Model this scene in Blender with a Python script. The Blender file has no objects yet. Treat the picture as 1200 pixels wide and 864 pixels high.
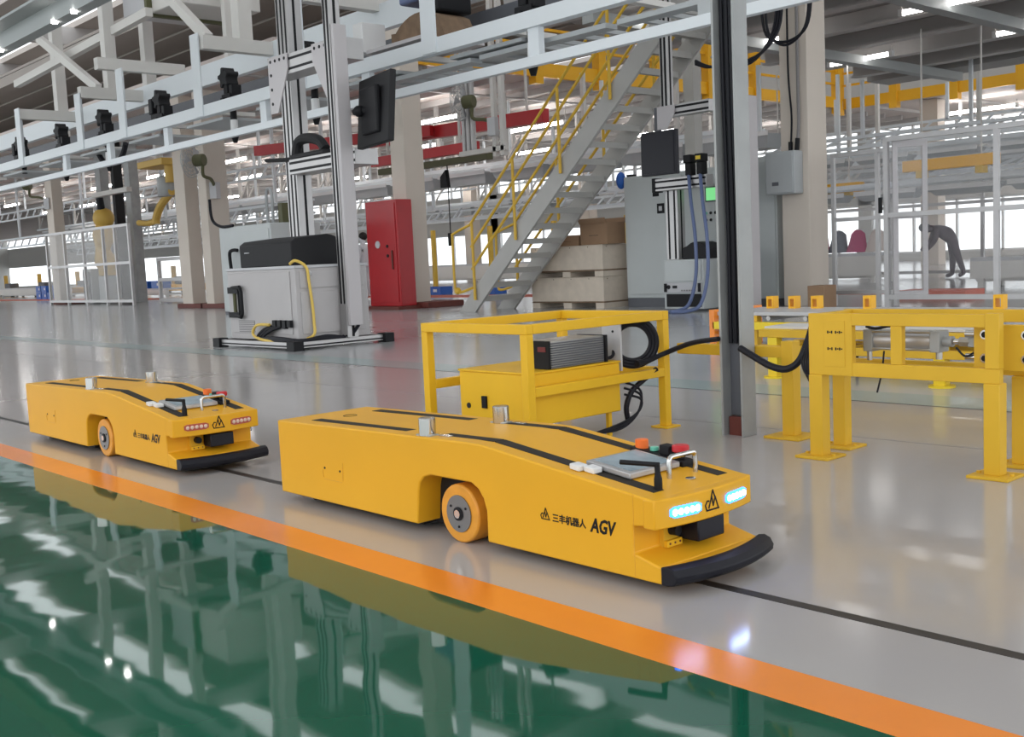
import bpy, bmesh, math, random
from mathutils import Vector, Matrix
R = math.radians
random.seed(7)
S = bpy.context.scene
COL = S.collection

# ------------------------------------------------------------------ camera
CAM_H = 0.85
YAW, PITCH, ROLL, FPX = 2.4085, 0.1003, -0.0468, 1283.0
_f = Vector((math.cos(YAW)*math.cos(PITCH), math.sin(YAW)*math.cos(PITCH), -math.sin(PITCH)))
_r = Vector((math.sin(YAW), -math.cos(YAW), 0)); _u = _r.cross(_f)
_r2 = math.cos(ROLL)*_r + math.sin(ROLL)*_u; _u2 = -math.sin(ROLL)*_r + math.cos(ROLL)*_u
cd = bpy.data.cameras.new('camera'); cam = bpy.data.objects.new('camera', cd); COL.objects.link(cam)
cd.sensor_width = 36.0; cd.lens = FPX/1200.0*36.0; cd.clip_end = 400
cam.matrix_world = Matrix(((_r2.x, _u2.x, -_f.x, 0), (_r2.y, _u2.y, -_f.y, 0), (_r2.z, _u2.z, -_f.z, CAM_H), (0, 0, 0, 1)))
S.camera = cam

# ------------------------------------------------------------------ world, exposure
w = bpy.data.worlds.new('sky'); S.world = w; w.use_nodes = True
bg = w.node_tree.nodes['Background']; bg.inputs[0].default_value = (0.93, 0.97, 1.0, 1); bg.inputs[1].default_value = 1.9
S.view_settings.view_transform = 'Standard'; S.view_settings.look = 'None'
S.view_settings.exposure = 0.1; S.view_settings.gamma = 1.0; S.view_settings.use_curve_mapping = False

# ------------------------------------------------------------------ materials
MATS = {}
def mat(name, col, rough=0.5, metal=0.0, var=0.0, vscale=8.0, bump=0.0, bscale=40.0, coat=0.0, emit=None, estr=0.0, spec=0.5):
    m = bpy.data.materials.new(name); m.use_nodes = True
    nt = m.node_tree; b = nt.nodes['Principled BSDF']
    b.inputs['Base Color'].default_value = (*col, 1); b.inputs['Roughness'].default_value = rough
    b.inputs['Metallic'].default_value = metal; b.inputs['Coat Weight'].default_value = coat
    b.inputs['Coat Roughness'].default_value = 0.08; b.inputs['Specular IOR Level'].default_value = spec
    if emit: b.inputs['Emission Color'].default_value = (*emit, 1); b.inputs['Emission Strength'].default_value = estr
    if var or bump:
        tc = nt.nodes.new('ShaderNodeTexCoord')
    if var:
        n = nt.nodes.new('ShaderNodeTexNoise'); n.inputs['Scale'].default_value = vscale; n.inputs['Detail'].default_value = 5
        nt.links.new(tc.outputs['Object'], n.inputs['Vector'])
        r = nt.nodes.new('ShaderNodeMapRange'); r.inputs['From Min'].default_value = 0.3; r.inputs['From Max'].default_value = 0.7
        r.inputs['To Min'].default_value = 1 - var; r.inputs['To Max'].default_value = 1 + var
        nt.links.new(n.outputs['Fac'], r.inputs['Value'])
        mx = nt.nodes.new('ShaderNodeVectorMath'); mx.operation = 'SCALE'; mx.inputs[0].default_value = col
        nt.links.new(r.outputs[0], mx.inputs['Scale']); nt.links.new(mx.outputs[0], b.inputs['Base Color'])
    if bump:
        n2 = nt.nodes.new('ShaderNodeTexNoise'); n2.inputs['Scale'].default_value = bscale; n2.inputs['Detail'].default_value = 3
        nt.links.new(tc.outputs['Object'], n2.inputs['Vector'])
        bp = nt.nodes.new('ShaderNodeBump'); bp.inputs['Strength'].default_value = bump; bp.inputs['Distance'].default_value = 0.02
        nt.links.new(n2.outputs['Fac'], bp.inputs['Height']); nt.links.new(bp.outputs[0], b.inputs['Normal'])
    MATS[name] = m
    return m
def glass(name, tint, mixf, rough=0.05):
    m = bpy.data.materials.new(name); m.use_nodes = True; nt = m.node_tree; nt.nodes.clear()
    o = nt.nodes.new('ShaderNodeOutputMaterial'); t = nt.nodes.new('ShaderNodeBsdfTransparent'); g = nt.nodes.new('ShaderNodeBsdfPrincipled')
    g.inputs['Base Color'].default_value = (*tint, 1); g.inputs['Roughness'].default_value = rough
    x = nt.nodes.new('ShaderNodeMixShader'); x.inputs[0].default_value = mixf
    nt.links.new(t.outputs[0], x.inputs[1]); nt.links.new(g.outputs[0], x.inputs[2]); nt.links.new(x.outputs[0], o.inputs[0])
    MATS[name] = m
mat('agv_yellow', (0.80, 0.405, 0.016), 0.45, var=0.03, vscale=3, spec=0.35)
mat('stand_yellow', (0.80, 0.47, 0.02), 0.45, var=0.04, vscale=5, bump=0.03, spec=0.3)
mat('press_yellow', (0.70, 0.42, 0.03), 0.45, var=0.05, vscale=5, spec=0.3)
mat('bright_yellow', (0.85, 0.62, 0.02), 0.4)
mat('girder_yellow', (0.90, 0.46, 0.01), 0.45)
mat('rail_yellow', (0.70, 0.44, 0.04), 0.45)
mat('robot_yellow', (0.62, 0.40, 0.08), 0.5)
mat('orange', (0.90, 0.27, 0.03), 0.22, var=0.06, vscale=2.5)
mat('black', (0.010, 0.010, 0.012), 0.5, spec=0.2)
mat('black_rubber', (0.010, 0.010, 0.015), 0.5, spec=0.25)
mat('black_tape', (0.03, 0.026, 0.025), 0.45, var=0.2, vscale=12)
mat('tread_black', (0.035, 0.03, 0.026), 0.7, var=0.15, vscale=30, spec=0.2)
mat('dark', (0.02, 0.02, 0.022), 0.6, spec=0.25)
mat('chrome', (0.55, 0.54, 0.52), 0.16, 1.0)
mat('hub_steel', (0.20, 0.20, 0.20), 0.4, 0.7)
mat('steel', (0.45, 0.45, 0.44), 0.35, 0.9, var=0.1, vscale=6)
mat('post_grey', (0.34, 0.35, 0.35), 0.5, 0.2, var=0.12, vscale=4)
mat('alu', (0.47, 0.46, 0.46), 0.38, 0.55, var=0.03)
mat('alu_cover', (0.50, 0.475, 0.485), 0.5, 0.1)
mat('white_steel', (0.72, 0.76, 0.79), 0.45)
mat('white_cream', (0.66, 0.64, 0.61), 0.5, var=0.03, vscale=1)
mat('grey_paint', (0.42, 0.44, 0.45), 0.45, var=0.04, vscale=2)
mat('cabinet_grey', (0.52, 0.55, 0.55), 0.45, var=0.03, vscale=2)
mat('box_grey', (0.46, 0.44, 0.44), 0.5, var=0.03, vscale=3)
mat('panel_line', (0.22, 0.21, 0.21), 0.6)
mat('column', (0.64, 0.57, 0.50), 0.6, var=0.03, vscale=1.5)
mat('plinth', (0.13, 0.028, 0.02), 0.6, var=0.2, vscale=5)
mat('red', (0.42, 0.012, 0.018), 0.35, var=0.05, vscale=4)
mat('red_rail', (0.50, 0.015, 0.02), 0.4)
mat('deck_under', (0.42, 0.375, 0.345), 0.7, var=0.06, vscale=0.5)
mat('deck_panel', (0.66, 0.58, 0.54), 0.7, var=0.05, vscale=0.4)
mat('deck_beam', (0.48, 0.46, 0.45), 0.6)
mat('deck_dark', (0.33, 0.32, 0.31), 0.7, var=0.08, vscale=0.6)
mat('beam_grey', (0.36, 0.38, 0.38), 0.55)
mat('tray_dark', (0.10, 0.105, 0.12), 0.5)
mat('stair_grey', (0.44, 0.43, 0.41), 0.5, var=0.04, vscale=3)
mat('wood', (0.68, 0.59, 0.49), 0.7, var=0.07, vscale=6)
mat('wood_dark', (0.20, 0.13, 0.08), 0.75, var=0.2, vscale=8)
mat('cardboard', (0.32, 0.20, 0.12), 0.8, var=0.06, vscale=4)
mat('blue_plastic', (0.02, 0.12, 0.50), 0.4)
mat('blue_hose', (0.12, 0.16, 0.30), 0.5)
mat('green_screen', (0.02, 0.1, 0.03), 0.3, emit=(0.22, 0.75, 0.28), estr=0.85)
mat('led_white', (0.9, 0.95, 1), 0.3, emit=(0.75, 0.93, 1.0), estr=14)
mat('led_blue', (0.1, 0.5, 1), 0.3, emit=(0.005, 0.08, 1.0), estr=9)
mat('led_off', (0.75, 0.55, 0.45), 0.3)
mat('lens_red', (0.45, 0.10, 0.07), 0.3)
mat('lamp_tube', (0.9, 0.9, 0.9), 0.4, emit=(1, 0.97, 0.94), estr=26)
mat('lamp_tube_soft', (0.9, 0.9, 0.9), 0.4, emit=(1, 0.97, 0.94), estr=9)
mat('screen_dark', (0.010, 0.010, 0.016), 0.35, spec=0.25)
mat('hmi', (0.30, 0.38, 0.43), 0.25, var=0.2, vscale=14)
mat('display_red', (0.16, 0.005, 0.005), 0.3)  # plain dark red for the charger displays
mat('estop_red', (0.55, 0.02, 0.03), 0.35)
mat('estop_orange', (0.85, 0.16, 0.02), 0.4)
mat('green_button', (0.15, 0.55, 0.40), 0.3)
mat('orange_wheel', (0.78, 0.33, 0.03), 0.45, var=0.1, vscale=20)
mat('olive', (0.10, 0.10, 0.045), 0.6)
mat('pale_grey', (0.52, 0.52, 0.54), 0.4)
mat('window_white', (0.75, 0.75, 0.75), 0.5)
mat('wall_paint', (0.55, 0.55, 0.53), 0.7)
mat('cable_yellow', (0.72, 0.50, 0.10), 0.5)
mat('magenta', (0.45, 0.03, 0.14), 0.6)
mat('skin', (0.45, 0.24, 0.16), 0.55)
mat('shirt_white', (0.72, 0.72, 0.76), 0.8)
mat('shirt_grey', (0.10, 0.075, 0.09), 0.8)
mat('trousers', (0.13, 0.14, 0.17), 0.8)
mat('trousers_grey', (0.20, 0.22, 0.25), 0.8)
mat('hair', (0.015, 0.012, 0.01), 0.6)
mat('red_brick', (0.55, 0.10, 0.05), 0.6)
mat('sticker', (0.74, 0.37, 0.03), 0.45)
glass('acrylic', (0.80, 0.81, 0.84), 0.06)
glass('acrylic_hazy', (0.80, 0.79, 0.78), 0.18, 0.2)
glass('window_glass', (0.8, 0.9, 0.95), 0.08)

def floor_mat(name, c1, c2, rough, bump, scale=0.35):
    m = bpy.data.materials.new(name); m.use_nodes = True; nt = m.node_tree; b = nt.nodes['Principled BSDF']
    tc = nt.nodes.new('ShaderNodeTexCoord'); n = nt.nodes.new('ShaderNodeTexNoise'); n.inputs['Scale'].default_value = scale; n.inputs['Detail'].default_value = 6
    nt.links.new(tc.outputs['Object'], n.inputs['Vector'])
    cr = nt.nodes.new('ShaderNodeValToRGB'); cr.color_ramp.elements[0].position = 0.35; cr.color_ramp.elements[1].position = 0.68
    cr.color_ramp.elements[0].color = (*c1, 1); cr.color_ramp.elements[1].color = (*c2, 1)
    nt.links.new(n.outputs['Fac'], cr.inputs[0]); nt.links.new(cr.outputs[0], b.inputs['Base Color'])
    b.inputs['Roughness'].default_value = rough
    n2 = nt.nodes.new('ShaderNodeTexNoise'); n2.inputs['Scale'].default_value = 2.2; n2.inputs['Detail'].default_value = 2
    nt.links.new(tc.outputs['Object'], n2.inputs['Vector'])
    bp = nt.nodes.new('ShaderNodeBump'); bp.inputs['Strength'].default_value = bump; bp.inputs['Distance'].default_value = 0.05
    nt.links.new(n2.outputs['Fac'], bp.inputs['Height']); nt.links.new(bp.outputs[0], b.inputs['Normal'])
    MATS[name] = m
floor_mat('floor_grey', (0.41, 0.385, 0.375), (0.465, 0.44, 0.43), 0.13, 0.02)
floor_mat('floor_far', (0.40, 0.41, 0.42), (0.47, 0.47, 0.48), 0.16, 0.02)
floor_mat('floor_green', (0.006, 0.085, 0.048), (0.009, 0.11, 0.062), 0.035, 0.035, 0.8)
floor_mat('strip_green', (0.30, 0.37, 0.37), (0.35, 0.42, 0.42), 0.2, 0.02)

# ------------------------------------------------------------------ mesh helpers
OFF = {}                                   # world offset of every object's origin while it is being built
class MB:
    def __init__(s): s.v = []; s.f = []
    def add(s, vs, fs):
        n = len(s.v); s.v += [Vector(a) for a in vs]; s.f += [tuple(i+n for i in q) for q in fs]; return s
    def box(s, x0, x1, y0, y1, z0, z1):
        return s.add([(x0,y0,z0),(x1,y0,z0),(x1,y1,z0),(x0,y1,z0),(x0,y0,z1),(x1,y0,z1),(x1,y1,z1),(x0,y1,z1)],
                     [(3,2,1,0),(4,5,6,7),(0,1,5,4),(1,2,6,5),(2,3,7,6),(3,0,4,7)])
    def bar(s, p, q, wd, ht, up=(0,0,1)):
        p = Vector(p); q = Vector(q); d = (q-p).normalized(); up = Vector(up)
        sd = d.cross(up)
        if sd.length < 1e-4: sd = d.cross(Vector((0,1,0)))
        sd.normalize(); uu = sd.cross(d).normalized()
        a = sd*wd/2; b = uu*ht/2
        return s.add([p-a-b, p+a-b, p+a+b, p-a+b, q-a-b, q+a-b, q+a+b, q-a+b],
                     [(3,2,1,0),(4,5,6,7),(0,1,5,4),(1,2,6,5),(2,3,7,6),(3,0,4,7)])
    def cyl(s, p, q, r, n=14, r2=None):
        return s.tube([p, q], [r, r if r2 is None else r2], n)
    def tube(s, pts, r, n=8, closed=False):
        pts = [Vector(p) for p in pts]; k = len(pts)
        rr = r if isinstance(r, (list, tuple)) else [r]*k
        d0 = (pts[1]-pts[0]).normalized(); nrm = d0.cross(Vector((0,0,1)))
        if nrm.length < 1e-3: nrm = Vector((1,0,0))
        nrm.normalize(); vs = []; fs = []
        for i in range(k):
            if closed: d = (pts[(i+1) % k]-pts[i-1])
            else: d = (pts[min(i+1,k-1)]-pts[max(i-1,0)])
            d.normalize(); nrm = (nrm - d*nrm.dot(d)).normalized(); bn = d.cross(nrm)
            for j in range(n):
                a = 2*math.pi*j/n; vs.append(pts[i] + (nrm*math.cos(a)+bn*math.sin(a))*rr[i])
        for i in range(k if closed else k-1):
            for j in range(n):
                a, b = i*n+j, i*n+(j+1) % n; c, e = ((i+1) % k)*n+(j+1) % n, ((i+1) % k)*n+j
                fs.append((a, b, c, e))
        if not closed: fs += [tuple(reversed(range(n))), tuple(range((k-1)*n, k*n))]
        return s.add(vs, fs)
    def prism(s, poly, axis, a, b):
        k = len(poly); mk = {'x': lambda u, v, t: (t,u,v), 'y': lambda u, v, t: (u,t,v), 'z': lambda u, v, t: (u,v,t)}[axis]
        vs = [mk(u, v, a) for u, v in poly]+[mk(u, v, b) for u, v in poly]
        return s.add(vs, [tuple(reversed(range(k))), tuple(range(k, 2*k))]+[(i, (i+1) % k, (i+1) % k+k, i+k) for i in range(k)])
    def ball(s, c, r, n=10, m=7, sx=1, sy=1, sz=1):
        c = Vector(c); vs = []; fs = []
        for i in range(m+1):
            t = math.pi*i/m
            for j in range(n):
                a = 2*math.pi*j/n; vs.append(c+Vector((r*sx*math.sin(t)*math.cos(a), r*sy*math.sin(t)*math.sin(a), r*sz*math.cos(t))))
        for i in range(m):
            for j in range(n): fs.append((i*n+j, i*n+(j+1) % n, (i+1)*n+(j+1) % n, (i+1)*n+j))
        return s.add(vs, fs)
    def rot(s, c, axis, ang, start=0):
        Mx = Matrix.Translation(c) @ Matrix.Rotation(ang, 4, axis) @ Matrix.Translation(-Vector(c))
        for i in range(start, len(s.v)): s.v[i] = Mx @ s.v[i]
        return s
    def build(s, name, m, parent=None, bevel=0.0, label=None):
        off = OFF.get(parent.name, Vector((0,0,0))) if parent else Vector((0,0,0))
        me = bpy.data.meshes.new(name); me.from_pydata([tuple(v-off) for v in s.v], [], s.f)
        bm = bmesh.new(); bm.from_mesh(me); bmesh.ops.recalc_face_normals(bm, faces=bm.faces); bm.to_mesh(me); bm.free()
        for p in me.polygons: p.use_smooth = True
        me.set_sharp_from_angle(angle=R(35))
        me.materials.append(MATS[m])
        o = bpy.data.objects.new(name, me); COL.objects.link(o)
        if parent: o.parent = parent
        OFF[o.name] = off
        if bevel:
            b = o.modifiers.new('bevel', 'BEVEL'); b.width = bevel; b.segments = 2; b.limit_method = 'ANGLE'; b.angle_limit = R(40); b.harden_normals = False
        if label: o['label'] = label
        return o
def tag(o, label, cat, group=None):
    o['label'] = label; o['category'] = cat
    if group: o['group'] = group
    return o
def thing(name, label, cat, loc, group=None):
    o = bpy.data.objects.new(name, None); COL.objects.link(o); o.location = loc; o.empty_display_size = 0.1
    OFF[o.name] = Vector(loc)
    return tag(o, label, cat, group)
def single(mb, name, m, label, cat, group=None, bevel=0.0):
    return tag(mb.build(name, m, None, bevel), label, cat, group)
def struct(mb, name, m, parent=None):
    o = mb.build(name, m, parent)
    if not parent: o['kind'] = 'structure'
    return o
def B(*a): return MB().box(*a)
def copy_tree(o, loc, label=None, parent=None, swap=None):
    c = o.copy(); COL.objects.link(c)
    if parent: c.parent = parent
    else: c.location = loc
    if label: c['label'] = label
    for ch in list(o.children): copy_tree(ch, None, None, c)
    return c
def arc(cx, cy, r, a0, a1, n):
    return [(cx+r*math.cos(R(a0+(a1-a0)*i/n)), cy+r*math.sin(R(a0+(a1-a0)*i/n))) for i in range(n+1)]
def smooth_path(pts, n=6):
    P = [Vector(p) for p in pts]; out = []
    for i in range(len(P)-1):
        a, b, c, d = P[max(i-1,0)], P[i], P[i+1], P[min(i+2,len(P)-1)]
        for k in range(n):
            t = k/n; out.append(0.5*((2*b)+(c-a)*t+(2*a-5*b+4*c-d)*t*t+(3*b-a-3*c+d)*t**3))
    out.append(P[-1]); return out
# ================================================================== THE HALL
struct(B(-130, 14, 1.82, 5.27, -0.1, 0), 'floor', 'floor_grey')
struct(B(-130, 14, 5.66, 46, -0.1, 0), 'floor_aisle', 'floor_far')
struct(B(-130, 14, -10, 1.68, -0.1, 0), 'floor_green', 'floor_green')
struct(B(-130, 14, 1.68, 1.82, -0.1, 0.0006), 'trim_1', 'orange')['label'] = 'orange painted line between green and grey floor'
struct(B(-130, 14, 5.295, 5.66, -0.1, 0), 'trim_2', 'strip_green')['label'] = 'pale grey green painted aisle strip'
struct(B(-130, 14, 5.27, 5.295, -0.1, -0.001), 'trim_3', 'dark')['label'] = 'thin dark floor joint'
struct(B(-60, 14, 2.162, 2.196, 0, 0.0012), 'trim_4', 'black_tape')['label'] = 'black magnetic guide tape on the grey floor'
struct(B(-60, 14, 4.285, 4.293, 0, 0.0006), 'trim_5', 'panel_line')['label'] = 'fine floor seam'
struct(B(-60, -9, 16.2, 17.4, 0, 0.002), 'trim_6', 'red_brick')['label'] = 'faded red floor band behind the stairs'

# far wall with two bands of windows
WY = 41.5
struct(B(-130, 14, WY, WY+0.3, 0, 0.3), 'wall_back', 'wall_paint')
struct(B(-130, 14, WY, WY+0.3, 2.35, 4.45), 'wall_back_middle', 'wall_paint')
struct(B(-130, 14, WY, WY+0.3, 5.45, 10), 'wall_back_upper', 'wall_paint')
struct(B(-130.3, -130, -10, WY, 0, 10), 'wall_left', 'wall_paint')
xs = [6.9-7.7*k for k in range(13)]
wn = 0
for k in range(len(xs)-1):
    x1, x0 = xs[k]-0.3, xs[k+1]+0.3
    struct(B(xs[k]-0.3, xs[k]+0.3, WY, WY+0.3, 0.3, 5.45), 'wall_back_pier', 'wall_paint')
    for z0, z1 in ((0.3, 2.35), (4.45, 5.45)):
        wn += 1
        fr = MB()
        for z in (z0+0.03, z1-0.03): fr.box(x0, x1, WY+0.08, WY+0.2, z-0.04, z+0.04)
        wo = struct(fr, 'window_%d' % wn, 'window_white')
        for q in range(5):
            xx = x0+(x1-x0)*q/4; B(xx-0.04, xx+0.04, WY+0.08, WY+0.2, z0, z1).build('mullion', 'window_white', wo)
            if q < 4: B(xx, xx+(x1-x0)/4, WY+0.13, WY+0.14, z0, z1).build('pane', 'window_glass', wo)

# roof of decking between beams, with open rooflight strips
ZR = 9.6
y = -9.4; k = 0
struct(B(-130, 14, 40.2, 46, ZR, ZR+0.2), 'ceiling', 'deck_under')
while y < 40:
    struct(B(-130, 14, y, y+2.2, ZR, ZR+0.2), 'ceiling_panel', 'deck_under'); y += 3.1
for x in [6.9-7.7*k for k in range(17)]:
    struct(B(x-0.15, x+0.15, -9.4, 45, ZR-0.6, ZR-0.002), 'ceiling_beam', 'deck_beam')

# mezzanine (L-shaped) around the void: underside seen from below
ZM = 5.3
struct(B(-130, -20, 11.9, 45-3.6, ZM, ZM+0.25), 'ceiling_mezzanine', 'deck_panel')
struct(B(-20, 14, 33.7, 41.45, ZM, ZM+0.25), 'ceiling_mezzanine_back', 'deck_panel')
for i in range(24):
    y = 12.2+i*1.2
    struct(B(-75, -20.02, y-0.05, y+0.05, ZM-0.16, ZM-0.002), 'ceiling_purlin', 'deck_beam')
for i in range(8):
    x = -22-i*4.1
    struct(B(x-0.06, x+0.06, 12.0, 41.3, ZM-0.2, ZM-0.162), 'ceiling_purlin', 'deck_beam')
for i in range(12):
    x = -19+i*2.4
    struct(B(x-0.04, x+0.04, 33.8, 41.3, ZM-0.1, ZM-0.002), 'ceiling_purlin', 'deck_beam')
# near deck above the fence on the right
struct(B(-15.2, 4, 13.9, 27.7, 5.32, 5.6), 'ceiling_deck', 'deck_dark')
for i, y in enumerate((14.2, 16.1, 18.0, 19.9, 21.8, 23.7, 25.6)):
    struct(B(-15.0, 4, y-0.16, y+0.16, 4.98, 5.02).box(-15.0, 4, y-0.03, y+0.03, 5.02, 5.318), 'ceiling_deck_beam', 'deck_beam')
for x in (-13.2, -9.4, -5.6, -1.8):
    struct(B(x-0.13, x+0.13, 14.0, 27.5, 4.78, 4.976), 'ceiling_deck_girder', 'beam_grey')
struct(B(-15.2, 4, 26.6, 27.7, 4.98, 5.318), 'ceiling_deck_edge', 'deck_dark')
# roof panels over the left, deck underside above the overhead conveyor (brown corrugated soffit)
for i in range(22):
    y = 12.5+i*0.62
    struct(B(-75, -20.5, y, y+0.56, 7.2+0.03*(i % 2), 7.5), 'ceiling_plank', 'deck_under')
struct(B(-75, -20.5, 12.5, 26, 7.52, 7.6), 'ceiling_soffit', 'deck_under')

# columns on dark red plinths
def column(x0, x1, y0, y1, label, plinth=True, top=ZR):
    if x1 < -20 and y0 < 20: top = ZM+0.62-0.205
    t = thing('building_column', label, 'column', ((x0+x1)/2, (y0+y1)/2, 0), 'steel building columns')
    B(x0, x1, y0, y1, 0, top-0.62).build('shaft', 'column', t, 0.012)
    if plinth: B(x0-0.3, x1+0.5, y0-0.012, y1+0.4, 0, 0.11).build('plinth', 'plinth', t, 0.01)
    return t
column(-8.87, -8.43, 13.2, 13.66, 'beige column right of the stairs carrying a grey electrical box', False)
column(-17.03, -16.6, 12.5, 12.95, 'beige column standing directly behind the red cabinet')
column(-25.6, -25.05, 12.2, 12.55, 'left shaft of the twin beige columns behind the aluminium gantry')
column(-24.34, -23.95, 12.2, 12.76, 'right shaft of the twin beige columns behind the aluminium gantry')
column(-38.3, -37.7, 13.6, 13.95, 'beige column at far left behind the acrylic guard fence')
for i, x in enumerate((-17.3, -25.0, -32.7, -40.4, -48.1)):
    column(x-0.3, x+0.3, 34.0, 34.5, ('farthest right of the distant beige columns, behind the acrylic fence', 'distant beige column seen behind the stair flight', 'distant beige column seen beside the stair foot', 'distant beige column seen left of the red cabinet', 'distant beige column seen behind the grey machine box')[i], False, ZM+0.6)

# yellow guard railing along the mezzanine edge
def guard(name, p, q, label, n, post_h=1.35):
    p = Vector(p); q = Vector(q); t = thing(name, label, 'railing', p, 'yellow mezzanine edge girders')
    d = q-p
    MB().bar(p, q, 0.12, 0.34).build('edge_girder', 'girder_yellow', t)
    for h in (0.6, 1.0): MB().bar(p+Vector((0,0,h)), q+Vector((0,0,h)), 0.06, 0.07).build('rail', 'girder_yellow', t)
    for i in range(n):
        c = p+d*(i/(n-1))
        B(c.x-0.13, c.x+0.13, c.y-0.13, c.y+0.13, c.z-0.35, c.z+post_h).build('post', 'girder_yellow', t)
    return t
guard('mezzanine_railing', (-19.9, 14.6, 5.45), (-19.9, 32.9, 5.45), 'yellow girder and railing along the mezzanine edge behind the stairs', 9, 1.5)
guard('mezzanine_railing', (-20.2, 33.5, 5.45), (2, 33.5, 5.45), 'yellow girder and railing crossing above the acrylic fence', 12)

# ================================================================== VEHICLES
def text_mesh(txt, size, shear=0.0, bold=0.0):
    c = bpy.data.curves.new('t', 'FONT'); c.body = txt; c.size = size; c.shear = shear; c.offset = bold; c.extrude = 0.0004; c.resolution_u = 2
    o = bpy.data.objects.new('t', c); COL.objects.link(o)
    bpy.context.view_layer.update()
    me = bpy.data.meshes.new_from_object(o.evaluated_get(bpy.context.evaluated_depsgraph_get()))
    vs = [v.co.copy() for v in me.vertices]; fs = [tuple(p.vertices) for p in me.polygons]
    bpy.data.objects.remove(o); bpy.data.curves.remove(c); bpy.data.meshes.remove(me)
    return vs, fs
def put_text(txt, size, fn, shear=0.0, bold=0.0):
    vs, fs = text_mesh(txt, size, shear, bold)
    m = MB(); m.add([fn(v) for v in vs], fs); return m
AW = 0.40
def ztop(x): return 0.297+0.018*x/1.15 if x < 1.15 else 0.315-0.08*(x-1.15)/0.65
def agv(lit, label):
    t = thing('tugger_vehicle', label, 'AGV', (0, 0, 0), 'low yellow automated guided vehicles')
    prof = [(0,0.03),(0,0.297),(0.6,0.308),(1.08,0.3155),(1.15,0.3145),(1.22,0.307),(1.80,0.236),(1.80,0.168),(1.735,0.162),(1.735,0.09),(1.825,0.068),(1.825,0.025),
            (1.165,0.027),(1.165,0.12),(1.153,0.155),(1.13,0.182),(1.10,0.196),(0.905,0.196),(0.87,0.185),(0.848,0.165),(0.84,0.14),(0.828,0.03)]
    body = MB().prism(prof, 'y', 0, AW).build('body', 'agv_yellow', t, 0.005)
    B(0.06, 1.70, 0.09, AW-0.09, 0.018, 0.19).build('chassis', 'dark', t)
    B(0.05, 0.79, 0.05, AW-0.05, 0.014, 0.031).build('underside', 'dark', t); B(1.2, 1.78, 0.05, AW-0.05, 0.014, 0.028).build('underside', 'dark', t)
    # wheels
    for y0, y1 in ((0.012, 0.085), (AW-0.085, AW-0.012)):
        wh = MB().cyl((1.025, y0, 0.09), (1.025, y1, 0.09), 0.09, 28).build('wheel', 'orange_wheel', t, 0.006)
        ys = y0-0.001 if y0 < 0.2 else y1+0.001; s = -1 if y0 < 0.2 else 1
        MB().cyl((1.025, ys, 0.09), (1.025, ys+s*0.003, 0.09), 0.057, 24).build('hub', 'hub_steel', wh)
        MB().cyl((1.025, ys+s*0.003, 0.09), (1.025, ys+s*0.007, 0.09), 0.021, 18).build('hub_cap', 'black', wh)
        MB().cyl((1.025, ys+s*0.007, 0.09), (1.025, ys+s*0.010, 0.09), 0.013, 14).build('axle_end', 'chrome', wh)
        for a in range(3):
            an = R(30+120*a); cx, cz = 1.025+0.04*math.cos(an), 0.09+0.04*math.sin(an)
            MB().cyl((cx, ys+s*0.002, cz), (cx, ys+s*0.005, cz), 0.004, 8).build('bolt', 'black', wh)
    for x, y in ((0.12, 0.08), (0.12, AW-0.08)):
        MB().cyl((x, y-0.015, 0.025), (x, y+0.015, 0.025), 0.025, 14).build('caster', 'black', t)
    # anti-slip strips
    for yc in (0.075, AW-0.06):
        for a, b in ((0.15, 0.72), (0.90, 1.15), (1.155, 1.76)):
            n = 2; st = MB()
            vs = []
            for x in (a, b):
                for yy in (yc-0.021, yc+0.021): vs.append((x, yy, ztop(x)+0.0002)); vs.append((x, yy, ztop(x)+0.002))
            st.add(vs, [(0,2,6,4),(1,5,7,3),(0,4,5,1),(2,3,7,6),(0,1,3,2),(4,6,7,5)]).build('grip_strip', 'tread_black', t)
    # tow pins and their clips
    for x, y in ((0.862, 0.032), (0.872, AW-0.068)):
        pin = MB().cyl((x, y, ztop(x)), (x, y, ztop(x)+0.058), 0.027, 24).build('tow_pin', 'chrome', t, 0.003)
        B(x-0.034, x+0.034, y-0.02, y+0.02, ztop(x), ztop(x)+0.006).build('pin_base', 'steel', pin, 0.001)
        B(x+0.05, x+0.10, y+0.005, y+0.022, ztop(x)+0.002, ztop(x)+0.007).build('clip', 'chrome', t, 0.001)
    MB().tube([(0.18+0.025*math.cos(a*math.pi/6), 0.2+0.025*math.sin(a*math.pi/6), ztop(0.18)+0.001) for a in range(12)], 0.0012, 5, True).build('cable_gland', 'tread_black', t)
    # side access hatch outline
    h = MB()
    for p, q in (((0.29,0.145),(0.295,0.118)), ((0.30,0.112),(0.41,0.112)), ((0.415,0.118),(0.42,0.18))):
        h.bar((p[0], -0.0006, p[1]), (q[0], -0.0006, q[1]), 0.0018, 0.0018, (0,1,0))
    h.build('hatch_seam', 'sticker', t)
    for x, z in ((0.305, 0.152), (0.40, 0.150)): MB().cyl((x, 0, z), (x, -0.002, z), 0.004, 10).build('hatch_screw', 'tread_black', t)
    B(1.7365, 1.738, -0.0006, 0.0004, 0.03, 0.243).build('panel_seam', 'sticker', t)
    # curved front fascia with lights and emblem
    def fx(y): return 1.808+0.026*(1-((y-AW/2)/(AW/2))**2)
    ys = [-0.0015+(AW+0.003)*i/16 for i in range(17)]
    plan = [(fx(y), y) for y in ys]+[(1.77, AW+0.0015), (1.77, -0.0015)]
    MB().prism(plan, 'z', 0.160, 0.236).build('front_fascia', 'agv_yellow', t, 0.004)
    def on_f(y, z, o=0.0): return Vector((fx(y)+o, y, z))
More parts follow.
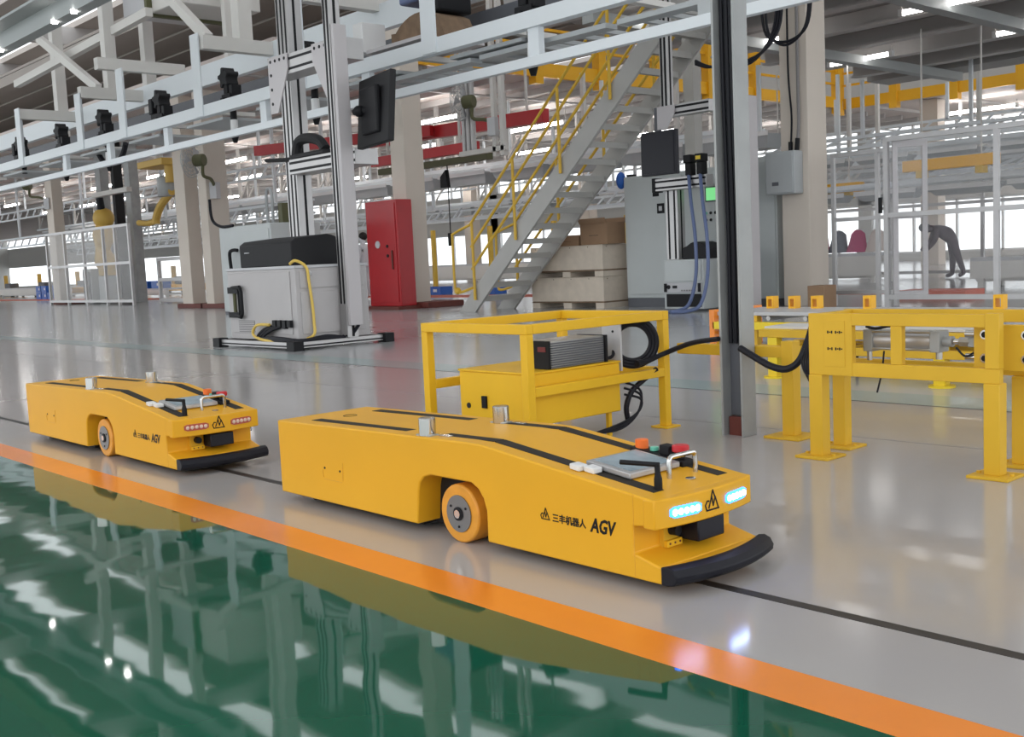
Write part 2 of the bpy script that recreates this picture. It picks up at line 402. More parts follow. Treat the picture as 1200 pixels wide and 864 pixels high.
    for c0, c1 in ((0.045, 0.15), (AW-0.145, AW-0.04)):
        m = MB(); n = 8
        for q in range(n):
            y0, y1 = c0+(c1-c0)*q/n, c0+(c1-c0)*(q+1)/n
            e0 = 0.006 if q == 0 else 0; e1 = 0.006 if q == n-1 else 0
            m.add([on_f(y0, 0.184+e0), on_f(y1, 0.184+e1), on_f(y1, 0.212-e1), on_f(y0, 0.212-e0), on_f(y0, 0.184+e0, 0.004), on_f(y1, 0.184+e1, 0.004), on_f(y1, 0.212-e1, 0.004), on_f(y0, 0.212-e0, 0.004)],
                  [(0,1,2,3),(7,6,5,4),(0,4,5,1),(1,5,6,2),(2,6,7,3),(3,7,4,0)])
        hl = m.build('headlight', 'led_blue' if lit else 'lens_red', t)
        for q in range(5):
            yy = c0+0.014+(c1-c0-0.028)*q/4
            MB().ball(on_f(yy, 0.198, 0.004), 0.0085, 10, 6, 0.5, 1, 1).build('led', 'led_white' if lit else 'led_off', hl)
    m = MB(); logo_scaled(m, lambda v: on_f(0.176+v.x, 0.182+v.y, 0.0006+v.z), 0.048, 0.0022); m.build('emblem', 'black', t, label='black emblem of two peaks over a hooked line')
    # scanner in the recess
    sc = B(1.742, 1.812, 0.165, 0.275, 0.098, 0.154).build('scanner', 'screen_dark', t, 0.004)
    B(1.735, 1.75, 0.10, 0.155, 0.075, 0.15).build('scanner_bracket', 'press_yellow', sc)
    MB().cyl((1.75, 0.13, 0.13), (1.775, 0.13, 0.13), 0.014, 12).build('sensor', 'black', sc)
    B(1.75, 1.762, 0.10, 0.16, 0.088, 0.105).build('sensor_bracket', 'stand_yellow', sc, 0.001)
    for yy in (0.11, 0.13, 0.15): MB().cyl((1.762, yy, 0.097), (1.764, yy, 0.097), 0.003, 8).build('screw', 'plinth', sc)
    # rubber bumper, bowed forward
    m = MB(); n = 18; prof_b = [(0.0,0.026),(0.0,0.072),(0.022,0.076),(0.040,0.069),(0.050,0.053),(0.048,0.040),(0.038,0.030),(0.02,0.026)]
    for i in range(n+1):
        y = -0.004+(AW+0.012)*i/n; bx = 1.826+0.034*(1-((y-AW/2)/(AW/2))**2)*1.0
        for a, b in prof_b: m.v.append(Vector((bx+a, y, b)))
    k = len(prof_b)
    for i in range(n):
        for j in range(k): m.f.append((i*k+j, i*k+(j+1) % k, (i+1)*k+(j+1) % k, (i+1)*k+j))
    m.f += [tuple(range(k)), tuple(reversed(range(n*k, n*k+k)))]
    m.build('bumper', 'black_rubber', t, 0.003)
    pl = [(1.826, 0.0)]+[(1.828+0.034*(1-((y-AW/2)/(AW/2))**2), y) for y in ys]+[(1.826, AW)]
    MB().prism(pl, 'z', 0.03, 0.067).build('bumper_plate', 'agv_yellow', t)
    # control deck on the slope
    def on_s(x, y, o=0.0): return Vector((x, y, ztop(x)+o))
    def slab(x0, x1, y0, y1, o0, o1):
        return MB().add([on_s(x0,y0,o0),on_s(x1,y0,o0),on_s(x1,y1,o0),on_s(x0,y1,o0),on_s(x0,y0,o1),on_s(x1,y0,o1),on_s(x1,y1,o1),on_s(x0,y1,o1)],
                     [(3,2,1,0),(4,5,6,7),(0,1,5,4),(1,2,6,5),(2,3,7,6),(3,0,4,7)])
    hm = slab(1.495, 1.655, 0.085, 0.29, 0.004, 0.02).build('control_panel', 'alu', t, 0.003)
    slab(1.51, 1.64, 0.105, 0.275, 0.0202, 0.0214).build('screen', 'hmi', hm)
    slab(1.52, 1.63, 0.10, 0.275, 0.0, 0.004).build('panel_stand', 'black', hm)
    for x, y in ((1.505, 0.048), (1.545, 0.062)): slab(x-0.02, x+0.016, y-0.018, y+0.018, 0.002, 0.018).build('connector', 'window_white', t, 0.003)
    rod = smooth_path([on_s(1.75,0.085,0), on_s(1.75,0.085,0.03), on_s(1.748,0.085,0.07)], 3)
    an = MB().tube(rod, [0.011]*4+[0.0075]*3, 10).build('antenna', 'black', t)
    MB().cyl(on_s(1.754,0.086,0.067), on_s(1.652,0.052,0.056), 0.0065, 10).build('antenna_arm', 'black', an)
    hp = [on_s(1.70,0.19,0), on_s(1.70,0.19,0.045)]+[on_s(1.70,0.19+0.012*(1-math.cos(a*math.pi/8)),0.045+0.012*math.sin(a*math.pi/8)) for a in range(1,5)]
    hp += [on_s(1.70,0.30-0.012*(1-math.sin(a*math.pi/8)),0.045+0.012*math.cos(a*math.pi/8)) for a in range(0,5)]+[on_s(1.70,0.30,0.045), on_s(1.70,0.30,0)]
    MB().tube(hp, 0.007, 10).build('grab_handle', 'chrome', t)
    MB().cyl(on_s(1.735,0.235,0), on_s(1.735,0.235,0.004), 0.014, 16).build('key_switch', 'chrome', t, 0.001)
    cb = slab(1.46, 1.655, 0.302, 0.350, 0, 0.018).build('button_box', 'black', t, 0.003)
    MB().cyl(on_s(1.63,0.325,0.018), on_s(1.63,0.325,0.036), 0.012, 14).build('stop_stem', 'black', cb)
    MB().cyl(on_s(1.63,0.325,0.036), on_s(1.63,0.325,0.056), 0.024, 20).build('stop_button', 'estop_red', cb, 0.004)
    slab(1.568, 1.602, 0.306, 0.342, 0.018, 0.046).build('selector_switch', 'black', cb, 0.003)
    MB().cyl(on_s(1.535,0.325,0.018), on_s(1.535,0.325,0.03), 0.013, 14).build('start_button', 'green_button', cb, 0.002)
    MB().cyl(on_s(1.488,0.325,0.012), on_s(1.488,0.325,0.042), 0.019, 18).build('warning_lamp', 'estop_orange', cb, 0.003)
    # lettering on both sides
    for s, y0 in ((1, -0.0008), (-1, AW+0.0008)):
        if s > 0: fn = lambda v, o=(0, 0): Vector((1.42+o[0]+v.x, y0-v.z, 0.132+o[1]+v.y))
        else: fn = lambda v, o=(0, 0): Vector((1.72-o[0]-v.x, y0+v.z, 0.132+o[1]+v.y))
        m = MB(); logo_scaled(m, lambda v: fn(v, (-0.018, 0.001)), 0.03, 0.0014); m.build('emblem', 'black', t, label='small black emblem beside the lettering')
        put_text('三丰机器人', 0.0255, lambda v: fn(v, (0.022, 0.0)), 0, 0.0006).build('lettering', 'black', t)
        put_text('AGV', 0.052, lambda v: fn(Vector((v.x*0.80, v.y, v.z)), (0.166, -0.006)), 0.22, 0.0016).build('lettering', 'black', t)
    return t
def logo_scaled(mb, fn, s, th):
    segs = [((-0.05,0.0),(1.0,0.0)), ((-0.05,0.0),(-0.16,0.3)), ((-0.16,0.3),(0.0,0.52)), ((0.0,0.52),(0.14,0.5)),
            ((0.12,0.12),(0.38,0.74)), ((0.38,0.74),(0.5,0.2)), ((0.5,0.2),(0.68,0.66)), ((0.68,0.66),(0.92,0.08)), ((0.36,0.72),(0.48,1.05)), ((0.48,1.05),(0.66,0.64))]
    for a, b in segs:
        a = Vector(a)*s; b = Vector(b)*s; d = (b-a).normalized(); n = Vector((-d.y, d.x))*th; a = a-d*th*0.6; b = b+d*th*0.6
        q = [a+n, a-n, b-n, b+n]
        mb.add([fn(Vector((p.x, p.y, 0))) for p in q]+[fn(Vector((p.x, p.y, 0.0006))) for p in q],
               [(0,1,2,3),(7,6,5,4),(0,4,5,1),(1,5,6,2),(2,6,7,3),(3,7,4,0)])
a1 = agv(True, 'near yellow low vehicle with glowing blue headlights and black bumper'); a1.location = (-3.56, 2.03, 0)
a2 = agv(False, 'farther yellow low vehicle with unlit headlights, following the other one'); a2.location = (-6.17, 1.997, 0); a2.rotation_euler.z = -0.004
# ================================================================== CHARGING STAND
t = thing('charging_stand', 'yellow square-tube frame stand behind the near vehicle', 'stand', (-3.765, 3.615, 0))
X0, X1, Y0, Y1, ZT, TW = -4.13, -3.40, 3.15, 4.09, 0.565, 0.042
for x in (X0, X1-TW):
    for y in (Y0, Y1-TW):
        lg = B(x, x+TW, y, y+TW, 0.008, ZT-TW).build('leg', 'stand_yellow', t, 0.003)
        fp = B(x-0.03, x+TW+0.03, y-0.03, y+TW+0.03, 0, 0.009).build('foot_plate', 'stand_yellow', lg, 0.002)
for y in (Y0, Y1-TW): B(X0, X1, y, y+TW, ZT-TW, ZT).build('top_rail', 'stand_yellow', t, 0.003)
for x in (X0, X1-TW): B(x, x+TW, Y0+TW, Y1-TW, ZT-TW, ZT).build('top_rail', 'stand_yellow', t, 0.003)
for x in (X0, X1-TW): B(x, x+TW, Y0+TW, Y1-TW, 0.25, 0.292).build('lower_rail', 'stand_yellow', t, 0.003)
for y in (Y1-TW,): B(X0+TW, X1-TW, y, y+TW, 0.25, 0.292).build('lower_rail', 'stand_yellow', t, 0.003)
B(-3.57, -3.455, 3.80, 3.812, 0.30, ZT-TW).build('mounting_plate', 'pale_grey', t, 0.001)
MB().cyl((-3.5, 3.80, 0.485), (-3.5, 3.797, 0.485), 0.006, 10).build('bolt', 'dark', t)
t = thing('battery_box', 'yellow sheet-metal box inside the frame stand', 'box', (-3.72, 3.5, 0.10))
B(-3.92, -3.447, 3.20, 3.78, 0.115, 0.342).build('body', 'stand_yellow', t, 0.004)
B(-3.925, -3.443, 3.195, 3.785, 0.342, 0.352).build('lid', 'stand_yellow', t, 0.003)
B(-3.9, -3.88, 3.24, 3.26, 0, 0.115).build('leg', 'stand_yellow', t); B(-3.49, -3.47, 3.24, 3.26, 0, 0.115).build('leg', 'stand_yellow', t)
B(-3.9, -3.88, 3.72, 3.74, 0, 0.115).build('leg', 'stand_yellow', t); B(-3.49, -3.47, 3.72, 3.74, 0, 0.115).build('leg', 'stand_yellow', t)
MB().cyl((-3.86, 3.20, 0.185), (-3.86, 3.196, 0.185), 0.013, 14).build('cable_hole', 'dark', t)
B(-3.76, -3.73, 3.19, 3.20, 0.18, 0.235).build('latch', 'black', t)
t = thing('battery_charger', 'black charger with finned grey sides on the yellow box', 'charger', (-3.63, 3.53, 0.352))
B(-3.64, -3.468, 3.352, 3.70, 0.353, 0.475).build('case', 'steel', t, 0.002)
fp = B(-3.64, -3.462, 3.338, 3.352, 0.353, 0.478).build('front_panel', 'black', t, 0.002)
for a in (-3.61, -3.53): B(a, a+0.05, 3.336, 3.338, 0.43, 0.452).build('display', 'display_red', fp)
for i in range(11): B(-3.468, -3.458, 3.356, 3.69, 0.358+i*0.0105, 0.3635+i*0.0105).build('cooling_fin', 'tray_dark', t)
B(-3.64, -3.455, 3.70, 3.714, 0.353, 0.478).build('rear_panel', 'black', t, 0.002)
# cable coil
cc = Vector((-3.47, 3.905, 0.425)); e1 = Vector((0.66, 0.75, 0)).normalized(); e2 = Vector((0, 0, 1))
t = thing('cable_coil', 'coiled thick black charging cable hanging in the frame stand', 'cable', (-3.47, 3.905, 0.31))
nrm = Vector((0.75, -0.66, 0))
for i in range(3):
    MB().tube([cc+nrm*(0.006*(i-1))+(e1*math.cos(a*math.pi/18)+e2*math.sin(a*math.pi/18))*(0.086+0.014*i) for a in range(36)], 0.0115, 8, True).build('loop', 'black_rubber', t)
MB().tube(smooth_path([cc-e1*0.095, (-3.49,3.78,0.37), (-3.52,3.72,0.362)]), 0.008, 8).build('lead', 'black_rubber', t)
MB().tube(smooth_path([(-3.41,3.86,0.33), (-3.40,3.94,0.34), (-3.36,4.02,0.37), (-3.2,4.01,0.42), (-3.03,3.99,0.445)]), [0.012+0.006*max(0, 1-i/8) for i in range(25)], 10).build('lead', 'black_rubber', t, label='thick sleeved lead running to the steel post')
MB().tube(smooth_path([(-3.41,4.0,0.29), (-3.42,3.90,0.24), (-3.43,3.84,0.20), (-3.44,3.81,0.13), (-3.45,3.83,0.06)]), 0.013, 8).build('lead', 'black_rubber', t)
for k in range(3): MB().tube(smooth_path([(-3.44,3.80,0.25-0.03*k), (-3.41,3.88,0.20-0.02*k), (-3.42,3.87,0.10), (-3.45,3.78,0.03+0.012*k), (-3.5,3.65,0.02)]), 0.006, 7).build('lead', 'black_rubber', t)

# ================================================================== STEEL POST
t = thing('steel_post', 'tall grey open steel channel post right of the frame stand', 'post', (-2.985, 4.06, 0))
px0, px1, py0, py1, ph = -3.045, -2.925, 4.015, 4.115, 5.0
B(px1-0.012, px1, py0, py1, 0, ph).build('flange', 'post_grey', t, 0.002)
B(px0, px1-0.012, py1-0.012, py1, 0, ph).build('web', 'post_grey', t)
B(px0, px0+0.012, py0, py1-0.012, 0, ph).build('flange', 'post_grey', t)
B(px0+0.012, px1-0.012, py0+0.06, py0+0.062, 0.09, ph).build('back_plate', 'tray_dark', t)
B(px0+0.02, px1-0.03, py0+0.03, py0+0.06, 0.0, 0.085).build('socket', 'plinth', t)
for i in range(3):
    x = px0+0.03+i*0.028
    single(MB().tube(smooth_path([(x, py0+0.045, 0.42), (x+0.004, py0+0.042, 1.0), (x-0.004, py0+0.04, 1.8), (x, py0+0.045, 3.0)]), 0.009, 8), 'power_cable', 'black_rubber', ('leftmost', 'middle', 'rightmost')[i]+' of the black cables running up inside the steel post', 'cable', 'cables inside the steel post')
single(MB().tube(smooth_path([(-2.92,4.0,0.405), (-2.83,3.98,0.37), (-2.74,3.97,0.335), (-2.67,3.98,0.325), (-2.62,4.0,0.36), (-2.59,4.02,0.44), (-2.56,4.02,0.52)]), 0.0155, 10), 'hose_bundle', 'black_rubber', 'thick black hose sagging from the steel post to the cylinder table', 'hose')
t = thing('hose_loop', 'looped thin black air hoses beside the cylinder table', 'hose', (-2.56, 4.05, 0.30))
for k in range(4): MB().tube(smooth_path([(-2.565+0.008*k,4.02,0.52), (-2.585+0.006*k,4.0,0.42), (-2.60+0.012*k,3.99,0.36), (-2.56+0.004*k,3.96,0.31-0.008*k), (-2.51,3.95,0.31), (-2.47,3.93,0.38)]), 0.005, 7).build('strand', 'black_rubber', t)
# thin upright behind the post carrying a yellow cross beam to the stand
t = thing('support_post', 'yellow floor post with cross beam behind the steel post', 'post', (-2.75, 4.14, 0))
B(-2.785, -2.725, 4.11, 4.17, 0.01, 0.43).build('upright', 'press_yellow', t, 0.003)
B(-2.845, -2.665, 4.05, 4.23, 0, 0.011).build('foot_plate', 'press_yellow', t, 0.002)
B(-3.38, -2.785, 4.12, 4.16, 0.355, 0.405).build('cross_beam', 'press_yellow', t, 0.003)
MB().prism([(-3.16, 0.405), (-3.02, 0.405), (-3.02, 0.52)], 'y', 4.135, 4.15).build('gusset', 'press_yellow', t)

# ================================================================== CYLINDER TABLE
t = thing('cylinder_table', 'yellow plate-sided table holding a pneumatic cylinder', 'table', (-2.05, 3.91, 0))
yf, yb = 3.78, 4.04
B(-2.43, -2.24, yf, yf+0.03, 0.335, 0.578).build('front_plate', 'press_yellow', t, 0.002)
B(-2.24, -1.722, yf, yf+0.03, 0.532, 0.578).build('top_beam', 'press_yellow', t, 0.002)
B(-2.24, -1.672, yf, yf+0.03, 0.335, 0.388).build('bottom_beam', 'press_yellow', t, 0.002)
B(-2.08, -2.035, yf, yf+0.03, 0.388, 0.532).build('divider', 'press_yellow', t, 0.002)
B(-1.722, -1.672, yf-0.004, yf+0.034, 0.388, 0.582).build('end_stile', 'press_yellow', t, 0.002)
B(-2.36, -2.27, yf-0.002, yf, 0.37, 0.55).build('cover_plate', 'press_yellow', t, 0.0006)
for zz in (0.435, 0.50):
    m = MB()
    for i in range(8):
        if i == 3: continue
        m.box(-2.345+i*0.0085, -2.339+i*0.0085, yf-0.0026, yf-0.002, zz+0.003*(i % 2), zz+0.008+0.003*((i+1) % 2))
    m.build('stamp', 'black', t, label='worn black stencil marks')['kind'] = 'stuff'
B(-2.43, -1.62, yb, yb+0.03, 0.532, 0.578).build('top_beam', 'press_yellow', t, 0.002)
B(-2.43, -2.39, yf+0.03, yb, 0.54, 0.575).build('top_tie', 'press_yellow', t, 0.002)
B(-2.43, -1.62, yb, yb+0.03, 0.335, 0.375).build('bottom_beam', 'press_yellow', t, 0.002)
for x, y, w_ in ((-2.43, yf-0.005, 0.058), (-1.728, yf-0.005, 0.058), (-2.475, yb-0.02, 0.055), (-1.735, yb-0.02, 0.058)):
    lg = B(x, x+w_, y, y+w_, 0.01, 0.335).build('leg', 'press_yellow', t, 0.003)
    fp = B(x-0.045, x+w_+0.045, y-0.04, y+w_+0.04, 0, 0.011).build('foot_plate', 'press_yellow', lg, 0.002)
    for sx in (x-0.03, x+w_+0.03): MB().cyl((sx, y+w_/2, 0.011), (sx, y+w_/2, 0.018), 0.008, 8).build('anchor_bolt', 'press_yellow', fp)
# end plate with four bushings
ep = B(-1.805, -1.575, 3.87, 3.90, 0.372, 0.535).build('bushing_plate', 'press_yellow', t, 0.002)
for x in (-1.762, -1.617):
    for z in (0.415, 0.50):
        MB().cyl((x, 3.87, z), (x, 3.862, z), 0.017, 16).build('bushing', 'chrome', ep)
        MB().cyl((x, 3.862, z), (x, 3.860, z), 0.011, 14).build('bore', 'black', ep)
for z in (0.415, 0.50): MB().cyl((-1.84, 3.885, z), (-1.805, 3.885, z), 0.014, 12).build('nut', 'chrome', ep)
# pneumatic cylinder
c = thing('pneumatic_cylinder', 'silver pneumatic cylinder lying inside the yellow table', 'cylinder', (-2.05, 3.91, 0.43))
MB().cyl((-2.21, 3.91, 0.468), (-1.97, 3.91, 0.468), 0.034, 20).build('barrel', 'alu', c)
B(-2.245, -2.205, 3.87, 3.95, 0.425, 0.51).build('end_cap', 'post_grey', c, 0.003)
B(-1.975, -1.935, 3.872, 3.948, 0.428, 0.508).build('end_cap', 'post_grey', c, 0.003)
MB().cyl((-1.935, 3.91, 0.468), (-1.90, 3.91, 0.468), 0.02, 14).build('gland', 'post_grey', c)
MB().cyl((-1.90, 3.91, 0.468), (-1.86, 3.91, 0.468), 0.011, 12).build('rod', 'chrome', c)
MB().cyl((-1.875, 3.91, 0.468), (-1.835, 3.91, 0.468), 0.017, 8).build('rod_nut', 'steel', c)
B(-1.84, -1.806, 3.895, 3.925, 0.45, 0.486).build('clevis', 'post_grey', c, 0.003)
for y in (3.875, 3.945): MB().cyl((-2.21, y, 0.437), (-1.97, y, 0.437), 0.005, 8).build('tie_rod', 'steel', c)
for y in (3.875, 3.945): MB().cyl((-2.21, y, 0.502), (-1.97, y, 0.502), 0.005, 8).build('tie_rod', 'steel', c)
MB().cyl((-1.955, 3.91, 0.43), (-1.955, 3.91, 0.40), 0.012, 10).build('air_fitting', 'steel', c)
MB().cyl((-2.225, 3.885, 0.425), (-2.225, 3.885, 0.39), 0.010, 10).build('air_fitting', 'steel', c)
MB().tube(smooth_path([(-2.24,3.89,0.52), (-2.19,3.87,0.515), (-2.13,3.87,0.525), (-2.11,3.88,0.51)]), 0.006, 7).build('air_line', 'black_rubber', c)
MB().tube(smooth_path([(-1.80,3.88,0.44), (-1.83,3.86,0.42), (-1.87,3.87,0.45)]), 0.004, 7).build('air_line', 'black_rubber', c)
MB().tube(smooth_path([(-2.15,3.86,0.43), (-2.155,3.85,0.35), (-2.17,3.84,0.27)]), 0.0035, 6).build('air_line', 'black_rubber', c)

# ================================================================== LOW CONVEYORS BEHIND THE TABLE
t = thing('roller_conveyor', 'low yellow conveyor with white top running behind the cylinder table', 'conveyor', (-4.0, 7.6, 0))
B(-5.76, 0, 7.55, 8.2, 0.285, 0.315).build('top_plate', 'pale_grey', t, 0.003)
B(-5.76, 0, 7.50, 7.55, 0.17, 0.235).build('side_beam', 'bright_yellow', t, 0.004)
B(-5.79, -5.74, 7.5, 8.2, 0.0, 0.335).build('end_frame', 'orange', t, 0.003)
B(-5.74, 0, 7.58, 7.62, 0.12, 0.15).build('lower_beam', 'press_yellow', t)
for i in range(9):
    x = -5.4+i*0.62
    lg = B(x, x+0.06, 7.55, 7.61, 0.01, 0.285).build('leg', 'press_yellow', t); B(x-0.05, x+0.11, 7.5, 7.66, 0, 0.011).build('foot_plate', 'press_yellow', lg)
for i in range(16):
    x = -5.6+i*0.35; MB().cyl((x, 7.58, 0.262), (x, 8.17, 0.262), 0.02, 10).build('roller', 'alu', t)
for i, x in enumerate((-5.52, -5.3, -5.08, -4.6, -3.55, -3.1)):
    m = B(x-0.035, x-0.02, 8.0, 8.08, 0.315, 0.42).box(x+0.02, x+0.035, 8.0, 8.08, 0.315, 0.42).box(x-0.02, x+0.02, 8.0, 8.08, 0.395, 0.42).box(x-0.02, x+0.02, 8.0, 8.08, 0.315, 0.33)
    m.build('guide_bracket', 'girder_yellow', t)
t = thing('feed_conveyor', 'yellow double-beam feed conveyor on short round-footed legs behind the cylinder table', 'conveyor', (-2.6, 6.0, 0))
for z in (0.165, 0.265): B(-4.2, -0.3, 5.95, 6.0, z, z+0.05).build('side_beam', 'press_yellow', t, 0.003)
for z in (0.165, 0.265): B(-4.2, -0.3, 6.35, 6.4, z, z+0.05).build('side_beam', 'press_yellow', t, 0.003)
for i in range(9): B(-4.15+i*0.47, -4.08+i*0.47, 6.0, 6.35, 0.17, 0.21).build('cross_member', 'stand_yellow', t)
for x in (-4.1, -2.98, -1.9, -0.8):
    lg = B(x-0.035, x+0.035, 5.955, 6.02, 0.01, 0.265).build('leg', 'bright_yellow', t, 0.003)
    MB().cyl((x, 5.99, 0), (x, 5.99, 0.012), 0.075, 20).build('foot_disc', 'bright_yellow', lg)
B(-4.2, -0.3, 6.02, 6.33, 0.316, 0.33).build('slide_bed', 'white_cream', t)
for i, x in enumerate((-3.2, -3.0, -4.05)):
    t = thing('levelling_foot', ('orange round levelling foot on the floor under the cylinder table', 'second orange round foot under the cylinder table', 'orange round foot on the floor right of the steel post')[i], 'foot', (x, 6.5+0.2*i, 0), 'levelling feet')
    MB().cyl((x, 6.5+0.2*i, 0), (x, 6.5+0.2*i, 0.018), 0.07, 18).build('disc', 'girder_yellow', t, 0.004)
    MB().cyl((x, 6.5+0.2*i, 0.018), (x, 6.5+0.2*i, 0.14), 0.012, 8).build('stud', 'black', t)

# ================================================================== GREY MACHINE BOX WITH ALUMINIUM GANTRY
GX0, GX1, GY0, GY1, GZ = -11.42, -9.96, 6.0, 6.9, 0.85
t = thing('leak_test_machine', 'grey panelled machine box on a black-cornered floor frame', 'machine', ((GX0+GX1)/2, (GY0+GY1)/2, 0))
B(GX0, GX1, GY0, GY1, 0.09, GZ).build('body', 'box_grey', t, 0.006)
B(GX0-0.01, GX1+0.01, GY0-0.01, GY1+0.01, GZ, GZ+0.03).build('top_edge', 'pale_grey', t, 0.003)
B(GX0+0.08, GX1-0.10, GY0-0.012, GY0, 0.16, GZ-0.03).build('door', 'box_grey', t, 0.003)
for y0, y1 in ((GY0+0.05, GY0+0.52), (GY0+0.56, GY1-0.05)):
    B(GX1, GX1+0.012, y0, y1, 0.16, 0.60).build('side_panel', 'box_grey', t, 0.003)
    B(GX1, GX1+0.012, y0, y1, 0.64, 0.82).build('side_panel', 'box_grey', t, 0.003)
hd = MB().tube([(GX0+0.12+0.30*0, GY0-0.02, 0.66), (GX0+0.36, GY0-0.055, 0.67), (GX0+0.40, GY0-0.06, 0.62), (GX0+0.40, GY0-0.06, 0.38), (GX0+0.36, GY0-0.055, 0.34), (GX0+0.12, GY0-0.02, 0.36)], 0.022, 8).build('handle_loop', 'black', t)
B(GX0+0.07, GX0+0.30, GY0-0.05, GY0-0.012, 0.60, 0.67).build('bracket', 'dark', hd); B(GX0+0.07, GX0+0.30, GY0-0.05, GY0-0.012, 0.33, 0.39).build('bracket', 'dark', hd)
MB().cyl((GX0+0.19, GY0-0.03, 0.39), (GX0+0.19, GY0-0.03, 0.60), 0.02, 8).build('grip', 'olive', hd)
MB().cyl((GX0+0.29, GY0-0.03, 0.39), (GX0+0.29, GY0-0.03, 0.60), 0.016, 8).build('grip', 'black', hd)
vt = B(GX0+0.22, GX0+0.58, GY0-0.014, GY0-0.011, 0.17, 0.30).build('vent', 'panel_line', t)
for i in range(6): B(GX0+0.23, GX0+0.57, GY0-0.018, GY0-0.013, 0.18+i*0.02, 0.19+i*0.02).build('louvre', 'box_grey', vt)
for x, y in ((GX1+0.02, GY0+0.16), (GX1+0.02, GY1-0.2)):
    MB().ball((x, y, 0.79), 0.03, 10, 7).build('latch_knob', 'pale_grey', t)
MB().cyl((GX1, GY1-0.2, 0.93), (GX1+0.05, GY1-0.2, 0.93), 0.045, 12).build('roller_stop', 'pale_grey', t)
for p, q in (((GX0-0.08, GY0-0.1), (GX1+0.08, GY0-0.1)), ((GX1+0.08, GY0-0.1), (GX1+0.08, GY1+0.15)), ((GX0-0.08, GY1+0.1), (GX1+0.08, GY1+0.1)), ((GX0-0.08, GY0-0.1), (GX0-0.08, GY1+0.1))):
    fr = MB().bar((*p, 0.055), (*q, 0.055), 0.05, 0.06).build('floor_frame', 'alu', t)
    MB().bar((p[0]+0.002, p[1]-0.001, 0.045), (q[0]+0.002, q[1]-0.001, 0.045), 0.052, 0.016).build('slot', 'black', fr)
for x, y in ((GX0-0.08, GY0-0.1), (GX1+0.08, GY0-0.1), (GX1+0.08, GY1+0.15), (GX0-0.08, GY1+0.1)):
    B(x-0.075, x+0.075, y-0.06, y+0.06, 0, 0.1).build('corner_foot', 'black', t, 0.004)
t = thing('machine_hood', 'black rounded hood standing on the grey machine box', 'hood', (-10.75, 6.5, GZ+0.03))
MB().prism([(6.12,0.88),(6.12,1.13),(6.18,1.17)]+[(a, b) for a, b in arc(6.55, 0.88, 0.33, 85, 5, 8)]+[(6.88,0.88)], 'x', -11.32, -10.2).build('shell', 'dark', t, 0.012)
B(-11.2, -11.1, 6.112, 6.12, 1.04, 1.05).build('mark', 'pale_grey', t)
t = thing('cable_bundle', 'yellow and black cables plugged low into the grey machine box', 'cable', (-10.0, 5.95, 0.05))
for k in range(3): MB().tube(smooth_path([(GX1-0.3-0.1*k,GY0-0.03,0.24), (GX1-0.45-0.08*k,GY0-0.07,0.20), (GX1-0.6-0.05*k,GY0-0.08,0.12), (GX1-0.3,GY0-0.08,0.10+0.012*k), (GX1+0.05,GY0+0.0,0.10), (GX1+0.06,GY0+0.3,0.10+0.012*k), (GX1+0.1,GY0+0.55,0.10), (GX1+0.2,GY0+0.62,0.22)]), 0.018, 7).build('black_cable', 'black_rubber', t)
for k in range(4): B(GX1-0.45+k*0.1, GX1-0.38+k*0.1, GY0-0.05, GY0-0.012, 0.22+0.015*(k % 2), 0.31).build('plug', 'black', t, 0.004)
MB().tube(smooth_path([(GX1-0.5,GY0-0.05,0.26), (GX1-0.75,GY0-0.07,0.25), (GX1-0.8,GY0-0.08,0.14), (GX1-0.4,GY0-0.09,0.09), (GX1+0.03,GY0+0.12,0.12), (GX1+0.04,GY0+0.17,0.3), (GX1+0.04,GY0+0.14,0.7), (GX1+0.03,GY0+0.12,0.86), (GX1-0.05,GY0+0.05,0.93), (GX1-0.15,GY0+0.04,0.90)]), 0.016, 7).build('yellow_cable', 'cable_yellow', t)
# gantry
def ext(mb_p, mb_q, t, name='upright', wx=0.16, wy=0.16, slots=2):
    x, y = mb_p[0], mb_p[1]
    u = B(x-wx/2, x+wx/2, y-wy/2, y+wy/2, mb_p[2], mb_q[2]).build(name, 'alu', t, 0.004)
    for i in range(slots):
        xs_ = x-wx/2+wx*(i+0.5)/slots
        B(xs_-0.016, xs_+0.016, y-wy/2-0.002, y-wy/2+0.004, mb_p[2]+0.01, mb_q[2]-0.01).build('slot', 'black', u)
    ys_ = y
    B(x+wx/2-0.004, x+wx/2+0.002, ys_-0.016, ys_+0.016, mb_p[2]+0.01, mb_q[2]-0.01).build('slot', 'black', u)
    return u
def xbeam(x0, x1, y, z, t, w_=0.16, h=0.16, name='cross_beam'):
    u = B(x0, x1, y-w_/2, y+w_/2, z-h/2, z+h/2).build(name, 'alu', t, 0.004)
    for f in (-0.25, 0.25): B(x0+0.005, x1-0.005, y-w_/2-0.002, y-w_/2+0.004, z+f*h-0.014, z+f*h+0.014).build('slot', 'black', u)
    return u
t = thing('tall_gantry', 'tall aluminium profile gantry straddling the grey machine box', 'gantry', (-10.65, 6.5, 0))
ext((-11.42, 7.02, 0.09), (0, 0, 4.6), t, wx=0.24, wy=0.2, slots=3)
ext((-9.87, 6.58, 0.09), (0, 0, 4.6), t, wx=0.12, wy=0.14, slots=2)
cv = B(-9.808, -9.755, 6.52, 6.68, 0.22, 3.35).build('cover', 'alu_cover', t, 0.006)
xbeam(-11.30, -9.81, 6.79, 3.13, t, 0.27, 0.22)
